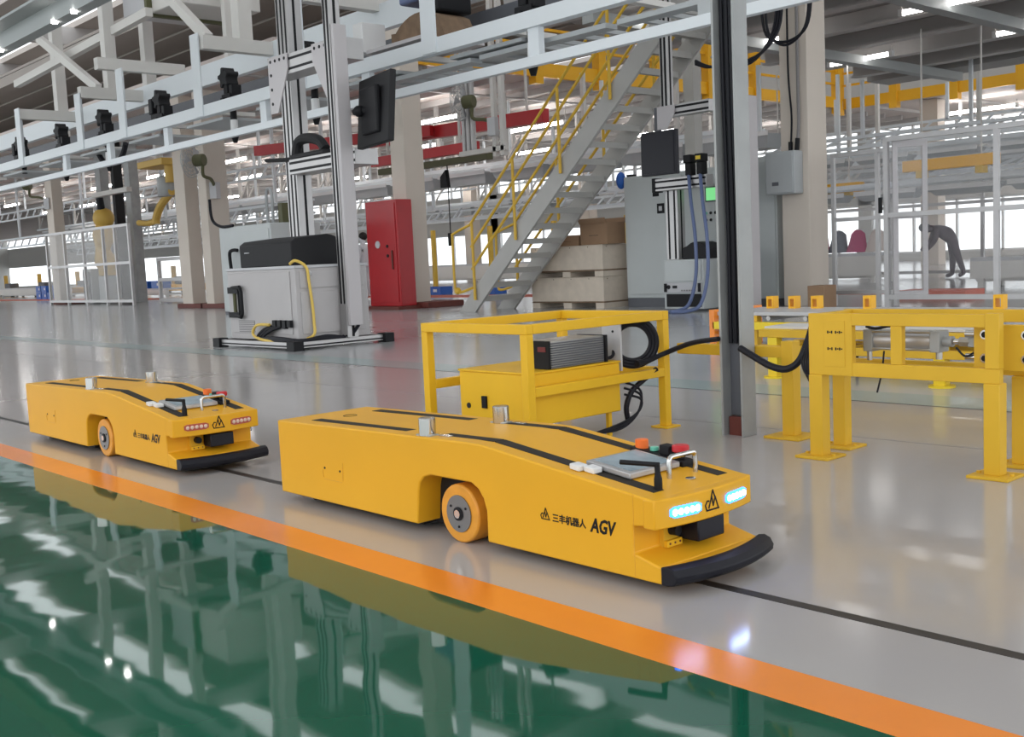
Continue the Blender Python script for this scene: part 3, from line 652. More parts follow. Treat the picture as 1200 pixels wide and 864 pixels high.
for x, sg in ((-11.30, 1), (-9.95, -1)):
    pl = MB().prism([(x, 3.25), (x+sg*0.42, 3.25), (x+sg*0.42, 3.08), (x+sg*0.16, 2.62), (x, 2.62)] if sg > 0 else [(x, 3.25), (x-0.42, 3.25), (x-0.42, 3.08), (x-0.16, 2.62), (x, 2.62)], 'y', 6.635, 6.65).build('corner_plate', 'alu_cover', t)
    for k in range(4): MB().cyl((x+sg*(0.06+0.1*k), 6.635, 3.2), (x+sg*(0.06+0.1*k), 6.629, 3.2), 0.018, 8).build('bolt', 'dark', pl)
    for k in range(3): MB().cyl((x+sg*0.06, 6.635, 3.05-0.16*k), (x+sg*0.06, 6.629, 3.05-0.16*k), 0.018, 8).build('bolt', 'dark', pl)
sh = xbeam(-11.25, -9.90, 6.95, 2.02, t, 0.3, 0.17, 'shelf_beam')
B(-9.925, -9.82, 6.50, 6.515, 0.12, 0.45).build('label_plate', 'panel_line', t)
t = thing('hand_scanner', 'black handheld reader lying on the gantry shelf beam', 'scanner', (-10.9, 6.93, 2.105))
MB().tube(smooth_path([(-11.25,6.9,2.14), (-11.18,6.9,2.30), (-11.0,6.9,2.33), (-10.75,6.9,2.28), (-10.62,6.9,2.17)]), 0.06, 10).build('frame', 'dark', t)
B(-11.3, -10.58, 6.84, 6.98, 2.106, 2.17).build('base', 'dark', t, 0.02)
MB().tube([(-11.9,6.88,2.16), (-11.3,6.88,2.12)], 0.025, 8).build('lever', 'black', t)
t = thing('tilted_monitor', 'black flat monitor seen side-on, mounted on the gantry cover', 'monitor', (-9.3, 6.72, 2.13))
m = B(-9.50, -9.43, 6.42, 7.18, 2.08, 2.80); m.rot((-9.46, 6.8, 2.45), 'Z', R(80)); m.rot((-9.46, 6.8, 2.45), 'X', R(-6)); m.build('housing', 'dark', t, 0.01)
m = B(-9.428, -9.424, 6.45, 7.15, 2.11, 2.77); m.rot((-9.46, 6.8, 2.45), 'Z', R(80)); m.rot((-9.46, 6.8, 2.45), 'X', R(-6)); m.build('screen', 'screen_dark', t)
m = B(-9.56, -9.50, 6.6, 7.0, 2.2, 2.68); m.rot((-9.46, 6.8, 2.45), 'Z', R(80)); m.build('back_cover', 'black', t, 0.02)
MB().cyl((-9.72, 6.70, 2.45), (-9.50, 6.75, 2.45), 0.035, 10).build('arm', 'black', t); MB().ball((-9.64, 6.70, 2.45), 0.06, 10, 7).build('arm_knuckle', 'black', t)

# ================================================================== OVERHEAD CONVEYOR
t = thing('overhead_conveyor', 'white overhead conveyor frame running diagonally across the top left', 'conveyor', (-14, 8.6, 2.8))
CX0, CX1 = -34, -6.6
B(CX0, CX1, 7.94, 8.06, 3.19, 3.36).build('front_beam', 'white_steel', t, 0.004)
B(CX0, CX1, 9.14, 9.26, 4.05, 4.40).build('rear_beam', 'white_steel', t, 0.004)
B(CX0, CX1, 9.05, 9.1, 3.70, 3.86).build('cable_tray', 'tray_dark', t)
B(CX0, -4.6, 7.90, 7.98, 2.79, 2.89).build('lower_rail', 'white_steel', t, 0.004)
for k in range(16):
    x = -33.2+k*1.72
    B(x, x+0.10, 8.06, 9.05, 3.30, 3.36).build('cross_member', 'white_cream', t)
for k, x in enumerate((-27.5, -23.5, -20.3, -18.4, -15.6, -12.7, -9.95)):
    top = (4.5, 4.35, 4.2, 4.35, 4.42, 4.6, 5.2)[k]
    B(x-0.13, x+0.13, 7.92, 7.94, 3.2, top).box(x-0.13, x-0.11, 7.94, 8.06, 3.2, top).build('hanger', 'white_steel', t)
for k, x in enumerate((-26, -21.3, -19.2, -16.9, -13.8, -11.3, -8.3)): B(x-0.08, x+0.08, 7.98, 8.06, 2.85, 3.2).build('drop_strut', 'white_steel', t)
for k in range(8):
    x = -25.2+k*2.2; B(x, x+1.2, 8.1, 8.9, 3.12, 3.16).build('drip_tray', 'grey_paint', t)
for x in (-11.4, -9.35, -7.3):
    B(x, x+1.9, 8.15, 8.32, 3.05, 3.10).build('ladder_rail', 'grey_paint', t)
    for q in range(6): B(x+0.15+q*0.3, x+0.21+q*0.3, 8.32, 8.8, 3.06, 3.10).build('rung', 'grey_paint', t)
for k, x in enumerate((-24.2, -21.9, -19.8, -17.4, -15.1, -12.85, -8.6)):
    w_ = thing('hanging_tool', ('leftmost', 'second', 'third', 'fourth', 'fifth', 'sixth', 'rightmost')[k]+' black clamp tool along the overhead conveyor, counted from the left', 'tool', (x, 8.2, 3.4), 'clamp tools on the overhead conveyor')
    B(x-0.10, x+0.16, 8.1, 8.3, 3.40, 3.48).build('clamp_base', 'black', w_, 0.01)
    B(x-0.06, x+0.06, 8.12, 8.28, 3.48, 3.66).build('clamp_neck', 'black', w_, 0.01)
    MB().prism([(x-0.03+(0.155 if q % 4 < 2 else 0.10)*math.cos(q*math.pi/10+0.3), 3.72+(0.155 if q % 4 < 2 else 0.10)*math.sin(q*math.pi/10+0.3)) for q in range(20)], 'y', 8.1, 8.3).build('clamp_head', 'dark', w_, 0.01)
    B(x+0.10, x+0.20, 8.12, 8.28, 3.44, 3.60).build('jaw', 'black', w_, 0.01)
    if k in (0, 3): B(x-0.34, x-0.2, 8.1, 8.3, 3.5, 3.76).build('jaw', 'black', w_, 0.02); B(x-0.3, x-0.05, 8.12, 8.28, 3.42, 3.5).build('link', 'black', w_)
    B(x-0.04, x+0.04, 8.05, 8.2, 3.36, 3.42).build('mount', 'black', w_); MB().cyl((x+0.05, 8.2, 3.40), (x+0.05, 8.2, 3.10), 0.05, 10).build('stem', 'black', w_)
    if k not in (0, 3): MB().cyl((x+0.05, 8.2, 3.10), (x+0.05, 8.2, 2.86), 0.055, 12).build('sleeve', 'window_white', w_); MB().cyl((x+0.05, 8.2, 2.86), (x+0.05, 8.2, 2.76), 0.06, 12, 0.03).build('tip', 'black', w_)
single(MB().tube(smooth_path([(-20.5,8.3,3.2), (-20.2,8.3,2.95), (-19.8,8.3,2.9), (-19.4,8.3,3.0), (-19.2,8.3,3.2)]), 0.05, 8), 'hose_loop', 'black_rubber', 'short black hose sagging under the overhead conveyor at left', 'hose')
t = thing('tool_cradle', 'white and brown cradle unit on the overhead conveyor right of the gantry', 'machine', (-10.7, 8.5, 3.36))
B(-11.4, -11.2, 7.9, 8.25, 3.42, 3.78).build('end_plate', 'window_white', t, 0.01); B(-11.2, -10.1, 7.95, 8.9, 3.40, 3.44).build('tray', 'alu_cover', t)
MB().prism([(-11.15,3.46),(-11.15,3.66)]+arc(-10.6, 3.1, 0.72, 130, 60, 8)+[(-10.1,3.46)], 'y', 8.3, 8.8).build('cradle', 'wood_dark', t)
B(-11.1, -10.6, 8.4, 8.9, 4.0, 4.3).build('motor', 'blue_hose', t, 0.03); B(-10.6, -10.3, 8.4, 8.9, 3.8, 4.3).build('motor_end', 'black', t, 0.03)
# grey light channel, top left corner
t = thing('light_channel', 'grey steel channel with small white lights in the top left corner', 'light', (-13, 5, 3.7))
B(-22, -10, 4.92, 5.08, 3.82, 4.15).build('channel', 'beam_grey', t); B(-22, -10, 4.7, 4.92, 4.02, 4.05).build('flange', 'beam_grey', t)
for x in (-15.0, -13.1, -12.5): MB().cyl((x, 4.93, 3.80), (x, 4.93, 3.835), 0.035, 12).build('spot_lamp', 'lamp_tube', t)
B(-22, -10, 4.35, 4.5, 4.45, 4.75).build('upper_channel', 'olive', t)
# ================================================================== STAIRS
t = thing('steel_staircase', 'grey steel staircase with yellow pipe railings rising to the right', 'staircase', (-12, 12.05, 0))
sl = 3.62/4.05
def sx(z): return -14.12+z/sl
ZS = 5.2
for y in (11.6, 12.46):
    m = MB().prism([(sx(0)-0.02, 0), (sx(0)+0.40, 0), (sx(ZS)+0.40, ZS), (sx(ZS)-0.02, ZS)], 'y', y, y+0.05)
    m.build('stringer', 'stair_grey', t, 0.004)
n = 23
for i in range(n):
    z = 0.22+i*0.222; x = sx(z)+0.08
    B(x, x+0.28, 11.65, 12.46, z, z+0.035).box(x+0.26, x+0.28, 11.65, 12.46, z-0.05, z).build('tread', 'stair_grey', t)
for y in (11.57, 12.53):
    for h in (0.42, 0.78, 1.14):
        MB().tube([(sx(0.28)+0.1, y, 0.28+h), (sx(4.9)+0.1, y, 4.9+h)], 0.022, 8).build('handrail', 'rail_yellow', t)
    for i in range(6):
        z = 0.3+i*0.93; x = sx(z)+0.12
        MB().tube([(x, y, z-0.1), (x, y, z+1.14)], 0.024, 8).build('baluster', 'rail_yellow', t)
    MB().tube(smooth_path([(sx(0.28)+0.1, y, 1.42), (sx(0)+0.0, y, 1.30), (sx(0)-0.05, y, 1.2), (sx(0)-0.05, y, 0.45), (sx(0)+0.02, y, 0.32), (sx(0.28)+0.1, y, 0.40)]), 0.022, 8).build('handrail_end', 'rail_yellow', t)
MB().ball((-14.1, 11.57, 0.35), 0.06, 10, 7).build('rail_joint', 'rail_yellow', t)
B(-8.9, -6.5, 11.4, 14.0, 5.12, 5.25).build('landing', 'stair_grey', t)
B(-11.0, -8.9, 13.8, 13.95, 5.0, 5.12).build('landing_beam', 'stair_grey', t); B(-11.0, -10.8, 13.76, 13.95, 0, 5.0).build('landing_column', 'stair_grey', t)

# ================================================================== RED CABINET AND CRATES
t = thing('fire_cabinet', 'tall red metal cabinet in front of a beige column', 'cabinet', (-16.85, 12.3, 0))
B(-17.42, -16.42, 12.12, 12.47, 0.06, 2.03).build('body', 'red', t, 0.012)
B(-17.36, -16.48, 12.105, 12.12, 0.14, 1.97).build('door', 'red', t, 0.004)
for x, z in ((-17.05, 1.22), (-16.75, 1.18), (-16.75, 1.0)): MB().cyl((x, 12.105, z), (x, 12.09, z), 0.07 if x < -17 else 0.03, 14).build('gauge', 'dark' if x > -17 else 'pale_grey', t)
B(-16.62, -16.58, 12.08, 12.105, 0.75, 1.1).build('handle', 'plinth', t, 0.005)
B(-17.55, -16.3, 11.95, 12.48, 0, 0.06).build('base', 'plinth', t)
def crate(z, label):
    c = thing('wooden_crate', label, 'crate', (-12.52, 12.95, z), 'plywood crates by the staircase')
    x0, x1, y0, y1 = -13.42, -11.78, 12.62, 13.25
    B(x0+0.02, x1-0.02, y0+0.02, y1-0.02, z+0.12, z+0.485).build('box', 'wood', c)
    B(x0, x1, y0, y0+0.02, z+0.11, z+0.495).build('side_panel', 'wood', c, 0.003); B(x0, x1, y1-0.02, y1, z+0.11, z+0.495).build('side_panel', 'wood', c, 0.003)
    B(x1-0.02, x1, y0+0.02, y1-0.02, z+0.11, z+0.495).build('end_panel', 'wood', c, 0.003)
    B(x0, x1, y0, y1, z+0.485, z+0.50).build('lid', 'wood', c, 0.003)
    B(x0, x1, y0, y1, z+0.085, z+0.11).build('pallet_deck', 'wood_dark', c)
    for a in (x0, -12.68, x1-0.18): B(a, a+0.18, y0, y1, z, z+0.085).build('pallet_block', 'wood', c)
    for q in range(5):
        xx = x0+0.12+q*0.4; B(xx, xx+0.014, y0-0.003, y0, z+0.46, z+0.475).build('nail', 'wood_dark', c)
    return c
crate(0.0, 'lower plywood crate standing on the floor beside the staircase')
crate(0.502, 'upper plywood crate stacked on the other crate')
def carton(x0, x1, y0, y1, z, h, label, flap=True, m_='cardboard'):
    c = thing('cardboard_carton', label, 'carton', ((x0+x1)/2, (y0+y1)/2, z), 'cardboard cartons')
    B(x0, x1, y0, y1, z, z+h).build('body', m_, c, 0.004)
    if flap:
        for y, s in ((y0, -1), (y1, 1)): MB().bar(((x0+x1)/2-(x1-x0)/2, y+s*0.03, z+h+0.03), ((x0+x1)/2+(x1-x0)/2, y+s*0.03, z+h+0.03), 0.012, 0.09, (0, s*0.5, 1)).build('flap', m_, c)
    B((x0+x1)/2-0.1, (x0+x1)/2+0.1, y0-0.002, y0, z+h*0.4, z+h*0.45).build('print', 'wood_dark', c)
    return c
carton(-12.30, -11.72, 12.68, 13.1, 1.003, 0.34, 'taller open cardboard carton on top of the crates')
carton(-12.92, -12.36, 12.7, 13.1, 1.003, 0.17, 'low cardboard carton on top of the crates', False)
carton(-8.2, -7.95, 12.75, 13.05, 0, 0.30, 'small cardboard carton on the floor at the foot of the right column', False)

# ================================================================== CONTROL CABINETS AND SECOND GANTRY
t = thing('control_cabinet', 'large light grey control cabinet behind the dark monitor', 'cabinet', (-10.4, 13.3, 0))
B(-11.58, -9.5, 12.95, 13.7, 0.14, 2.02).build('body', 'cabinet_grey', t, 0.01)
B(-11.58, -9.5, 12.96, 13.69, 0, 0.14).build('base', 'tray_dark', t)
for x0, x1 in ((-11.54, -10.42), (-10.38, -9.54)):
    d = B(x0, x1, 12.93, 12.95, 0.2, 1.98).build('door', 'cabinet_grey', t, 0.004)
    B(x1-0.06, x1-0.03, 12.915, 12.93, 0.95, 1.2).build('handle', 'black', d, 0.004)
B(-10.98, -10.86, 12.925, 12.93, 1.68, 1.80).build('warning_plate', 'black', t); B(-10.90, -10.76, 12.92, 12.93, 1.42, 1.57).build('isolator', 'black', t, 0.004)
B(-10.86, -10.80, 12.915, 12.92, 1.46, 1.53).build('switch', 'pale_grey', t)
B(-9.98, -9.62, 12.915, 12.93, 1.53, 1.75).build('screen_frame', 'tray_dark', t); B(-9.96, -9.64, 12.91, 12.915, 1.55, 1.73).build('screen', 'green_screen', t)
for i in range(5):
    for j in range(2): MB().cyl((-9.98+i*0.085, 12.93, 1.37-j*0.10), (-9.98+i*0.085, 12.918, 1.37-j*0.10), 0.022, 10).build('push_button', ('green_button', 'dark', 'dark', 'pale_grey', 'dark')[(i+j) % 5], t)
lm = B(-11.56, -11.46, 13.0, 13.12, 2.02, 2.06).build('lamp_base', 'dark', t)
MB().ball((-11.66, 12.98, 1.98), 0.09, 12, 9, 0.8, 1, 1.5).build('signal_lamp', 'blue_plastic', t)
t = thing('narrow_cabinet', 'narrow grey cabinet to the left of the right column', 'cabinet', (-9.2, 13.5, 0))
B(-9.46, -9.02, 13.3, 13.8, 0.1, 2.12).build('body', 'cabinet_grey', t, 0.008); B(-9.46, -9.02, 13.31, 13.79, 0, 0.1).build('base', 'tray_dark', t)
B(-9.42, -9.05, 13.285, 13.3, 0.18, 2.05).build('door', 'cabinet_grey', t, 0.003); MB().cyl((-9.4, 13.285, 1.2), (-9.4, 13.27, 1.2), 0.02, 10).build('lock', 'black', t)
t = thing('electrical_box', 'grey electrical box hung on the right beige column', 'box', (-8.75, 13.05, 1.5))
B(-8.98, -8.52, 12.98, 13.2, 1.55, 2.13).build('case', 'grey_paint', t, 0.01); B(-8.96, -8.54, 12.965, 12.98, 1.57, 2.11).build('door', 'grey_paint', t, 0.004)
B(-8.86, -8.76, 12.955, 12.965, 1.67, 1.72).build('lock', 'tray_dark', t)
t = thing('riser_cables', 'two dark cables dropping down the right column into the electrical box', 'cable', (-8.6, 13.17, 2.13))
MB().tube(smooth_path([(-8.70,13.16,4.3), (-8.70,13.16,3.2), (-8.66,13.16,2.6), (-8.68,13.15,2.14)]), 0.014, 7).build('strand', 'black_rubber', t)
MB().tube(smooth_path([(-8.55,13.16,4.3), (-8.55,13.16,3.0), (-8.55,13.16,2.5), (-8.58,13.15,2.14)]), 0.022, 7).build('strand', 'panel_line', t)
MB().cyl((-8.68,13.15,2.14), (-8.68,13.15,2.26), 0.03, 8).build('gland', 'black', t); MB().cyl((-8.58,13.15,2.14), (-8.565,13.15,2.3), 0.032, 8).build('gland', 'black', t)
t = thing('instrument_gantry', 'slim aluminium gantry carrying a dark monitor in front of the control cabinet', 'gantry', (-9.7, 12.4, 0))
u = ext((-10.14, 12.42, 0.72), (0, 0, 1.86), t, wx=0.22, wy=0.16, slots=2)
ext((-9.34, 11.35, 2.57), (0, 0, 5.0), t, name='hanging_upright', wx=0.12, wy=0.12, slots=2)
xbeam(-9.42, -8.62, 11.35, 2.65, t, 0.13, 0.15)
m = MB().prism([(-9.45, 2.72), (-9.16, 2.72), (-9.16, 2.62), (-9.29, 2.43), (-9.45, 2.43)], 'y', 11.265, 11.28); m.build('corner_plate', 'alu_cover', t)
xbeam(-10.33, -9.42, 12.3, 1.79, t, 0.16, 0.17, 'tool_bar'); B(-10.38, -10.33, 12.21, 12.39, 1.69, 1.89).build('end_cap', 'black', t)
ext((-9.05, 12.3, 0.0), (0, 0, 4.0), t, name='tall_upright', wx=0.16, wy=0.2, slots=2)
B(-8.83, -8.70, 12.18, 12.42, 0.0, 2.84).build('duct', 'alu_cover', t, 0.006)
B(-8.95, -8.86, 12.25, 12.4, 0, 4.0).build('backing_profile', 'black', t)
t = thing('square_monitor', 'square dark monitor hanging above the tool bar', 'monitor', (-9.4, 11.25, 1.84))
m = B(-9.71, -9.12, 11.22, 11.29, 1.84, 2.41).build('housing', 'screen_dark', t, 0.008); B(-9.68, -9.15, 11.214, 11.22, 1.87, 2.38).build('screen', 'screen_dark', t); B(-9.52, -9.45, 11.29, 11.345, 2.1, 2.72).build('arm', 'tray_dark', t)
for k, x in enumerate((-9.70, -9.50)):
    c = thing('barcode_camera', ('left of the two', 'right, yellow-marked one of the two')[k]+' black cameras at the end of the tool bar', 'camera', (x, 12.25, 1.88), 'cameras on the tool bar')
    B(x-0.05, x+0.05, 12.18, 12.3, 1.88, 2.05).build('body', 'black', c, 0.01); B(x-0.065, x+0.065, 12.16, 12.3, 2.05, 2.16).build('head', 'black', c, 0.01)
    if k: B(x-0.04, x+0.04, 12.155, 12.16, 2.08, 2.13).build('sticker', 'bright_yellow', c)
    single(MB().tube(smooth_path([(x,12.2,1.88), (x+0.09,12.12,1.5), (x+0.24,12.0,1.0), (x+0.27,11.95,0.5), (x+0.22,11.85,0.12), (x+0.12,11.7,0.03), (x-0.02,11.5,0.025)]), 0.025, 8), 'conduit_hose', 'blue_hose', ('left', 'right')[k]+' blue-grey conduit hanging from the tool bar cameras', 'hose', 'conduits below the tool bar')
t = thing('instrument_rack', 'low grey instrument rack on the floor under the slim gantry', 'rack', (-10.0, 12.45, 0))
B(-10.12, -9.42, 12.1, 12.6, 0.03, 0.72).build('case', 'cabinet_grey', t, 0.008); B(-10.09, -9.45, 12.085, 12.1, 0.42, 0.70).build('upper_panel', 'cabinet_grey', t, 0.003)
u = B(-10.09, -9.45, 12.08, 12.1, 0.26, 0.40).build('instrument', 'pale_grey', t, 0.003)
B(-9.95, -9.87, 12.075, 12.08, 0.32, 0.36).build('display', 'black', u); MB().cyl((-10.02,12.08,0.34),(-10.02,12.07,0.34),0.03,10).build('knob', 'black', u)
for i in range(6): B(-9.80+i*0.045, -9.77+i*0.045, 12.074, 12.08, 0.28, 0.30).build('socket', 'panel_line', u)
for x in (-10.07, -9.47): B(x-0.015, x+0.015, 12.05, 12.08, 0.27, 0.39).build('handle', 'black', u)
B(-10.07, -9.46, 12.085, 12.1, 0.06, 0.24).build('dark_bay', 'black', t)
t = thing('black_machine_hood', 'small black rounded hood on the grey instrument rack', 'hood', (-9.85, 12.35, 0.72))
MB().prism([(-9.85,0.723),(-9.85,0.88)]+arc(-9.62, 0.723, 0.24, 130, 30, 6)+[(-9.43,0.723)], 'y', 12.2, 12.55).build('shell', 'dark', t, 0.01)
t = thing('hanging_cables', 'black cables drooping in loops from the lower rail beside the right column', 'cable', (-8.2, 12.0, 3.3))
for k in range(3): MB().tube(smooth_path([(-8.75-0.0*k,11.2,3.2-0.02*k), (-8.55,11.3,3.1), (-8.2+0.03*k,11.6,3.12+0.03*k), (-8.0+0.04*k,11.8,3.5), (-8.0+0.04*k,11.9,4.1)]), 0.018, 7).build('loop', 'black_rubber', t)
for k in range(2): MB().tube(smooth_path([(-8.25-0.06*k,12.0,3.9), (-8.2-0.04*k,12.0,3.5), (-7.95,12.0,3.33+0.04*k), (-7.68+0.02*k,12.0,3.5), (-7.62+0.03*k,12.0,3.9), (-7.68,12.0,4.2)]), 0.018, 7).build('loop', 'black_rubber', t)

# ================================================================== ACRYLIC GUARD FENCE, RIGHT
def fence(name, label, y, xs_, z_top, z_mid, z_bot, panel, first=0.05, ww=0.05, cat='fence'):
    t = thing(name, label, cat, (xs_[0], y, 0))
    for x in xs_: B(x-ww/2, x+ww/2, y-ww/2, y+ww/2, 0, z_top+ww/2).build('post', 'alu', t)
    for a, b in zip(xs_[:-1], xs_[1:]):
        for z in (z_bot, z_mid, z_top): B(a+ww/2, b-ww/2, y-ww/2+0.004, y+ww/2-0.004, z-ww/2, z+ww/2).build('rail', 'alu', t)
        B(a+ww/2, b-ww/2, y-0.004, y+0.004, z_bot+ww/2, z_mid-ww/2).build('pane', panel, t); B(a+ww/2, b-ww/2, y-0.004, y+0.004, z_mid+ww/2, z_top-ww/2).build('pane', panel, t)
    return t
fence('acrylic_fence', 'clear acrylic guard fence with aluminium posts on the right', 13.0, [-7.18, -5.78, -4.38, -2.98], 2.12, 1.17, 0.13, 'acrylic', ww=0.06)
fence('acrylic_fence', 'dull grey guard fence section between the right column and the open door', 13.35, [-8.15, -7.5, -7.25], 2.02, 1.16, 0.18, 'acrylic')
t = thing('fence_door', 'open framed acrylic door of the guard fence', 'door', (-7.12, 13.04, 0.1))
for x in (0.0, 0.36):
    m = B(-7.12+x, -7.06+x, 13.05, 13.10, 0.12, 2.1).rot((-7.12, 13.05, 0), 'Z', R(38)).build('stile', 'alu_cover', t)
for z in (0.12, 1.12, 2.02): B(-7.06, -6.76, 13.05, 13.10, z, z+0.08).rot((-7.12, 13.05, 0), 'Z', R(38)).build('rail', 'alu_cover', t)
for a, b in ((0.2, 1.12), (1.2, 2.02)): B(-7.06, -6.76, 13.07, 13.078, a, b).rot((-7.12, 13.05, 0), 'Z', R(38)).build('pane', 'acrylic', t)
B(-7.26, -7.22, 12.93, 12.97, 1.2, 1.4).build('handle', 'black', t, 0.004)
fence('acrylic_fence', 'far grey guard fence row seen through the front acrylic fence', 23.6, [-15, -12.9, -10.8, -8.7, -6.6, -4.5], 2.6, 1.6, 0.1, 'acrylic', ww=0.07)
# left guard fence
fence('acrylic_fence', 'hazy acrylic guard fence around the yellow robot at far left', 13.4, [-38.0, -36.4, -34.8, -33.2, -32.3, -31.3], 2.35, 1.25, 0.12, 'acrylic_hazy', ww=0.08)
fence('acrylic_fence', 'plain guard fence bay between the robot cell and the twin columns', 14.2, [-31.2, -28.6, -26.2], 1.3, 0.7, 0.1, 'acrylic_hazy', ww=0.1)

# ================================================================== PEOPLE
def person(name, label, joints, edges, radii, colour_of, loc, rz=0.0, hair=None):
    me = bpy.data.meshes.new(name); me.from_pydata(joints, edges, [])
    o = bpy.data.objects.new(name+'_skin', me); COL.objects.link(o)
    sk = o.modifiers.new('skin', 'SKIN'); sk.use_smooth_shade = True
    for i, r_ in enumerate(radii): me.skin_vertices[0].data[i].radius = tuple(1.22*q for q in r_) if isinstance(r_, tuple) else (1.22*r_, 1.22*r_)
    me.skin_vertices[0].data[0].use_root = True
    o.modifiers.new('sub', 'SUBSURF').levels = 2
    bpy.context.view_layer.update()
    em = bpy.data.meshes.new_from_object(o.evaluated_get(bpy.context.evaluated_depsgraph_get()))
    bpy.data.objects.remove(o)
    names = []
    for p in em.polygons:
        c = colour_of(p.center)
        if c not in names: names.append(c)
        p.material_index = names.index(c); p.use_smooth = True
    em.materials.clear()
    for c in names: em.materials.append(MATS[c])
    b = bpy.data.objects.new(name, em); COL.objects.link(b); b.location = loc; b.rotation_euler.z = rz; OFF[b.name] = Vector((0,0,0))
    tag(b, label, 'person')
    if hair: h = hair.build('hair', 'hair', b)
    return b
# standing person: 1.64 m, faces -x
J = [(0,0,0.92),(0,0,1.12),(0,0,1.30),(0,0,1.39),(-0.01,0,1.45),(-0.02,0,1.53),(-0.02,0,1.60),
     (0,0.19,1.33),(0.02,0.23,1.07),(-0.08,0.24,0.86),(-0.12,0.24,0.77),(0,-0.19,1.33),(0.02,-0.23,1.07),(-0.08,-0.24,0.86),(-0.12,-0.24,0.77),
     (0,0.10,0.86),(-0.02,0.11,0.48),(0.03,0.11,0.09),(-0.12,0.12,0.04),(0,-0.10,0.86),(0.0,-0.11,0.48),(0.04,-0.11,0.09),(-0.11,-0.12,0.04)]
E_ = [(0,1),(1,2),(2,3),(3,4),(4,5),(5,6),(2,7),(7,8),(8,9),(9,10),(2,11),(11,12),(12,13),(13,14),(0,15),(15,16),(16,17),(17,18),(0,19),(19,20),(20,21),(21,22)]
RR = [(0.13,0.15),(0.12,0.14),(0.12,0.16),0.06,0.055,0.085,0.075,0.06,0.045,0.035,0.03,0.06,0.045,0.035,0.03,0.085,0.06,0.045,0.035,0.085,0.06,0.045,0.035]
def col1(c):
    if c.z > 1.40: return 'skin'
    if c.z < 0.09: return 'black'
    if abs(c.y) > 0.17 and c.z < 1.12: return 'skin'
    if c.z > 0.93: return 'shirt_white'
    return 'trousers'
hp = MB().ball((0.015,0,1.59), 0.115, 12, 8, 1.0, 0.95, 0.95)
person('person', 'dark-haired person in a white shirt standing left of the red cabinet', J, E_, RR, col1, (-23.62, 16.3, 0), 0.4, hp)
# bending worker, leaning to -x
J = [(0,0,0.84),(-0.14,0,0.98),(-0.30,0,1.06),(-0.38,0,1.07),(-0.45,0,1.06),(-0.53,0,1.05),(-0.60,0,1.02),
     (-0.32,0.17,1.02),(-0.40,0.19,0.80),(-0.55,0.14,0.66),(-0.61,0.12,0.60),(-0.32,-0.17,1.02),(-0.36,-0.20,0.80),(-0.50,-0.15,0.64),(-0.56,-0.13,0.58),
     (0.0,0.10,0.80),(0.03,0.11,0.44),(0.02,0.11,0.08),(-0.12,0.12,0.04),(0.0,-0.10,0.80),(0.10,-0.11,0.45),(0.22,-0.11,0.10),(0.10,-0.12,0.04)]
RR2 = [(0.14,0.14),(0.13,0.14),(0.13,0.15),0.06,0.06,0.085,0.075]+RR[7:]
def col2(c):
    if c.x < -0.40 and c.z > 0.93: return 'skin'
    if c.z < 0.09: return 'black'
    if c.x < -0.36 and c.z < 0.75: return 'skin'
    if c.z > 0.9 or c.x < -0.18: return 'shirt_grey'
    return 'trousers_grey'
hp = MB().ball((-0.545,0,1.09), 0.115, 12, 8, 1.05, 0.95, 0.85)
pw = person('person', 'worker in dark shirt and grey trousers bending forward behind the acrylic fence', J, E_, RR2, col2, (-10.95, 22.5, 0), 0.6, hp)
# ================================================================== OVERHEAD CLUTTER, TOP LEFT
def frame_bar(name, label, p, q, w_, h, m_='white_cream', cat='beam', group='white hanging steel bars above the overhead conveyor'):
    return single(MB().bar(p, q, w_, h), name, m_, label, cat, group)
frame_bar('hanger_bar', 'white upright bar left of the first crossed brace, above the overhead conveyor', (-21.75, 9.2, 4.4), (-21.75, 9.2, 9.595), 0.22, 0.22)
frame_bar('hanger_bar', 'second white upright bar right behind the first, above the overhead conveyor', (-22.6, 10.4, 4.2), (-22.6, 10.4, 9.595), 0.22, 0.22)
frame_bar('hanger_bar', 'thin white upright at far left behind the crossed braces', (-28.2, 10.6, 4.2), (-28.2, 10.6, 9.595), 0.25, 0.25)
frame_bar('hanger_bar', 'white upright bar just left of the tall gantry', (-16.4, 9.2, 4.4), (-16.4, 9.2, 9.595), 0.24, 0.24)
frame_bar('hanger_bar', 'thin white upright in the middle of the ceiling left of the gantry', (-18.9, 10.3, 4.6), (-18.9, 10.3, 9.595), 0.14, 0.14)
frame_bar('cross_brace', 'white diagonal brace falling to the right in the top left corner', (-24.9, 9.0, 6.1), (-21.9, 9.0, 4.6), 0.12, 0.16)
frame_bar('cross_brace', 'white diagonal brace rising to the right in the top left corner', (-27.4, 9.3, 5.5), (-20.0, 9.3, 5.75), 0.14, 0.16)
frame_bar('cross_brace', 'white diagonal brace falling to a tall hanger left of the gantry', (-18.6, 9.0, 5.75), (-17.2, 9.0, 4.75), 0.14, 0.16)
for i, (x, z) in enumerate(((-23.5, 4.24), (-20.25, 4.22), (-19.4, 4.6), (-15.45, 4.28), (-12.6, 4.4))):
    frame_bar('cross_beam', ('leftmost', 'second', 'third', 'fourth', 'fifth')[i]+' from the left of the white cross beams above the overhead conveyor', (x, 7.96, z), (x, 9.6, z), 0.16, 0.2, group='white cross beams above the overhead conveyor')
t = thing('duct_box', 'pale grey ceiling duct box at the top left', 'duct', (-20, 10, 5.5))
B(-21.6, -20.4, 9.5, 11.2, 5.95, 6.8).build('body', 'pale_grey', t, 0.02); B(-20.3, -19.2, 9.5, 11.2, 5.8, 6.8).build('end_box', 'white_cream', t, 0.02)
B(-20.4, -20.3, 9.4, 11.3, 5.75, 6.85).build('flange', 'olive', t)

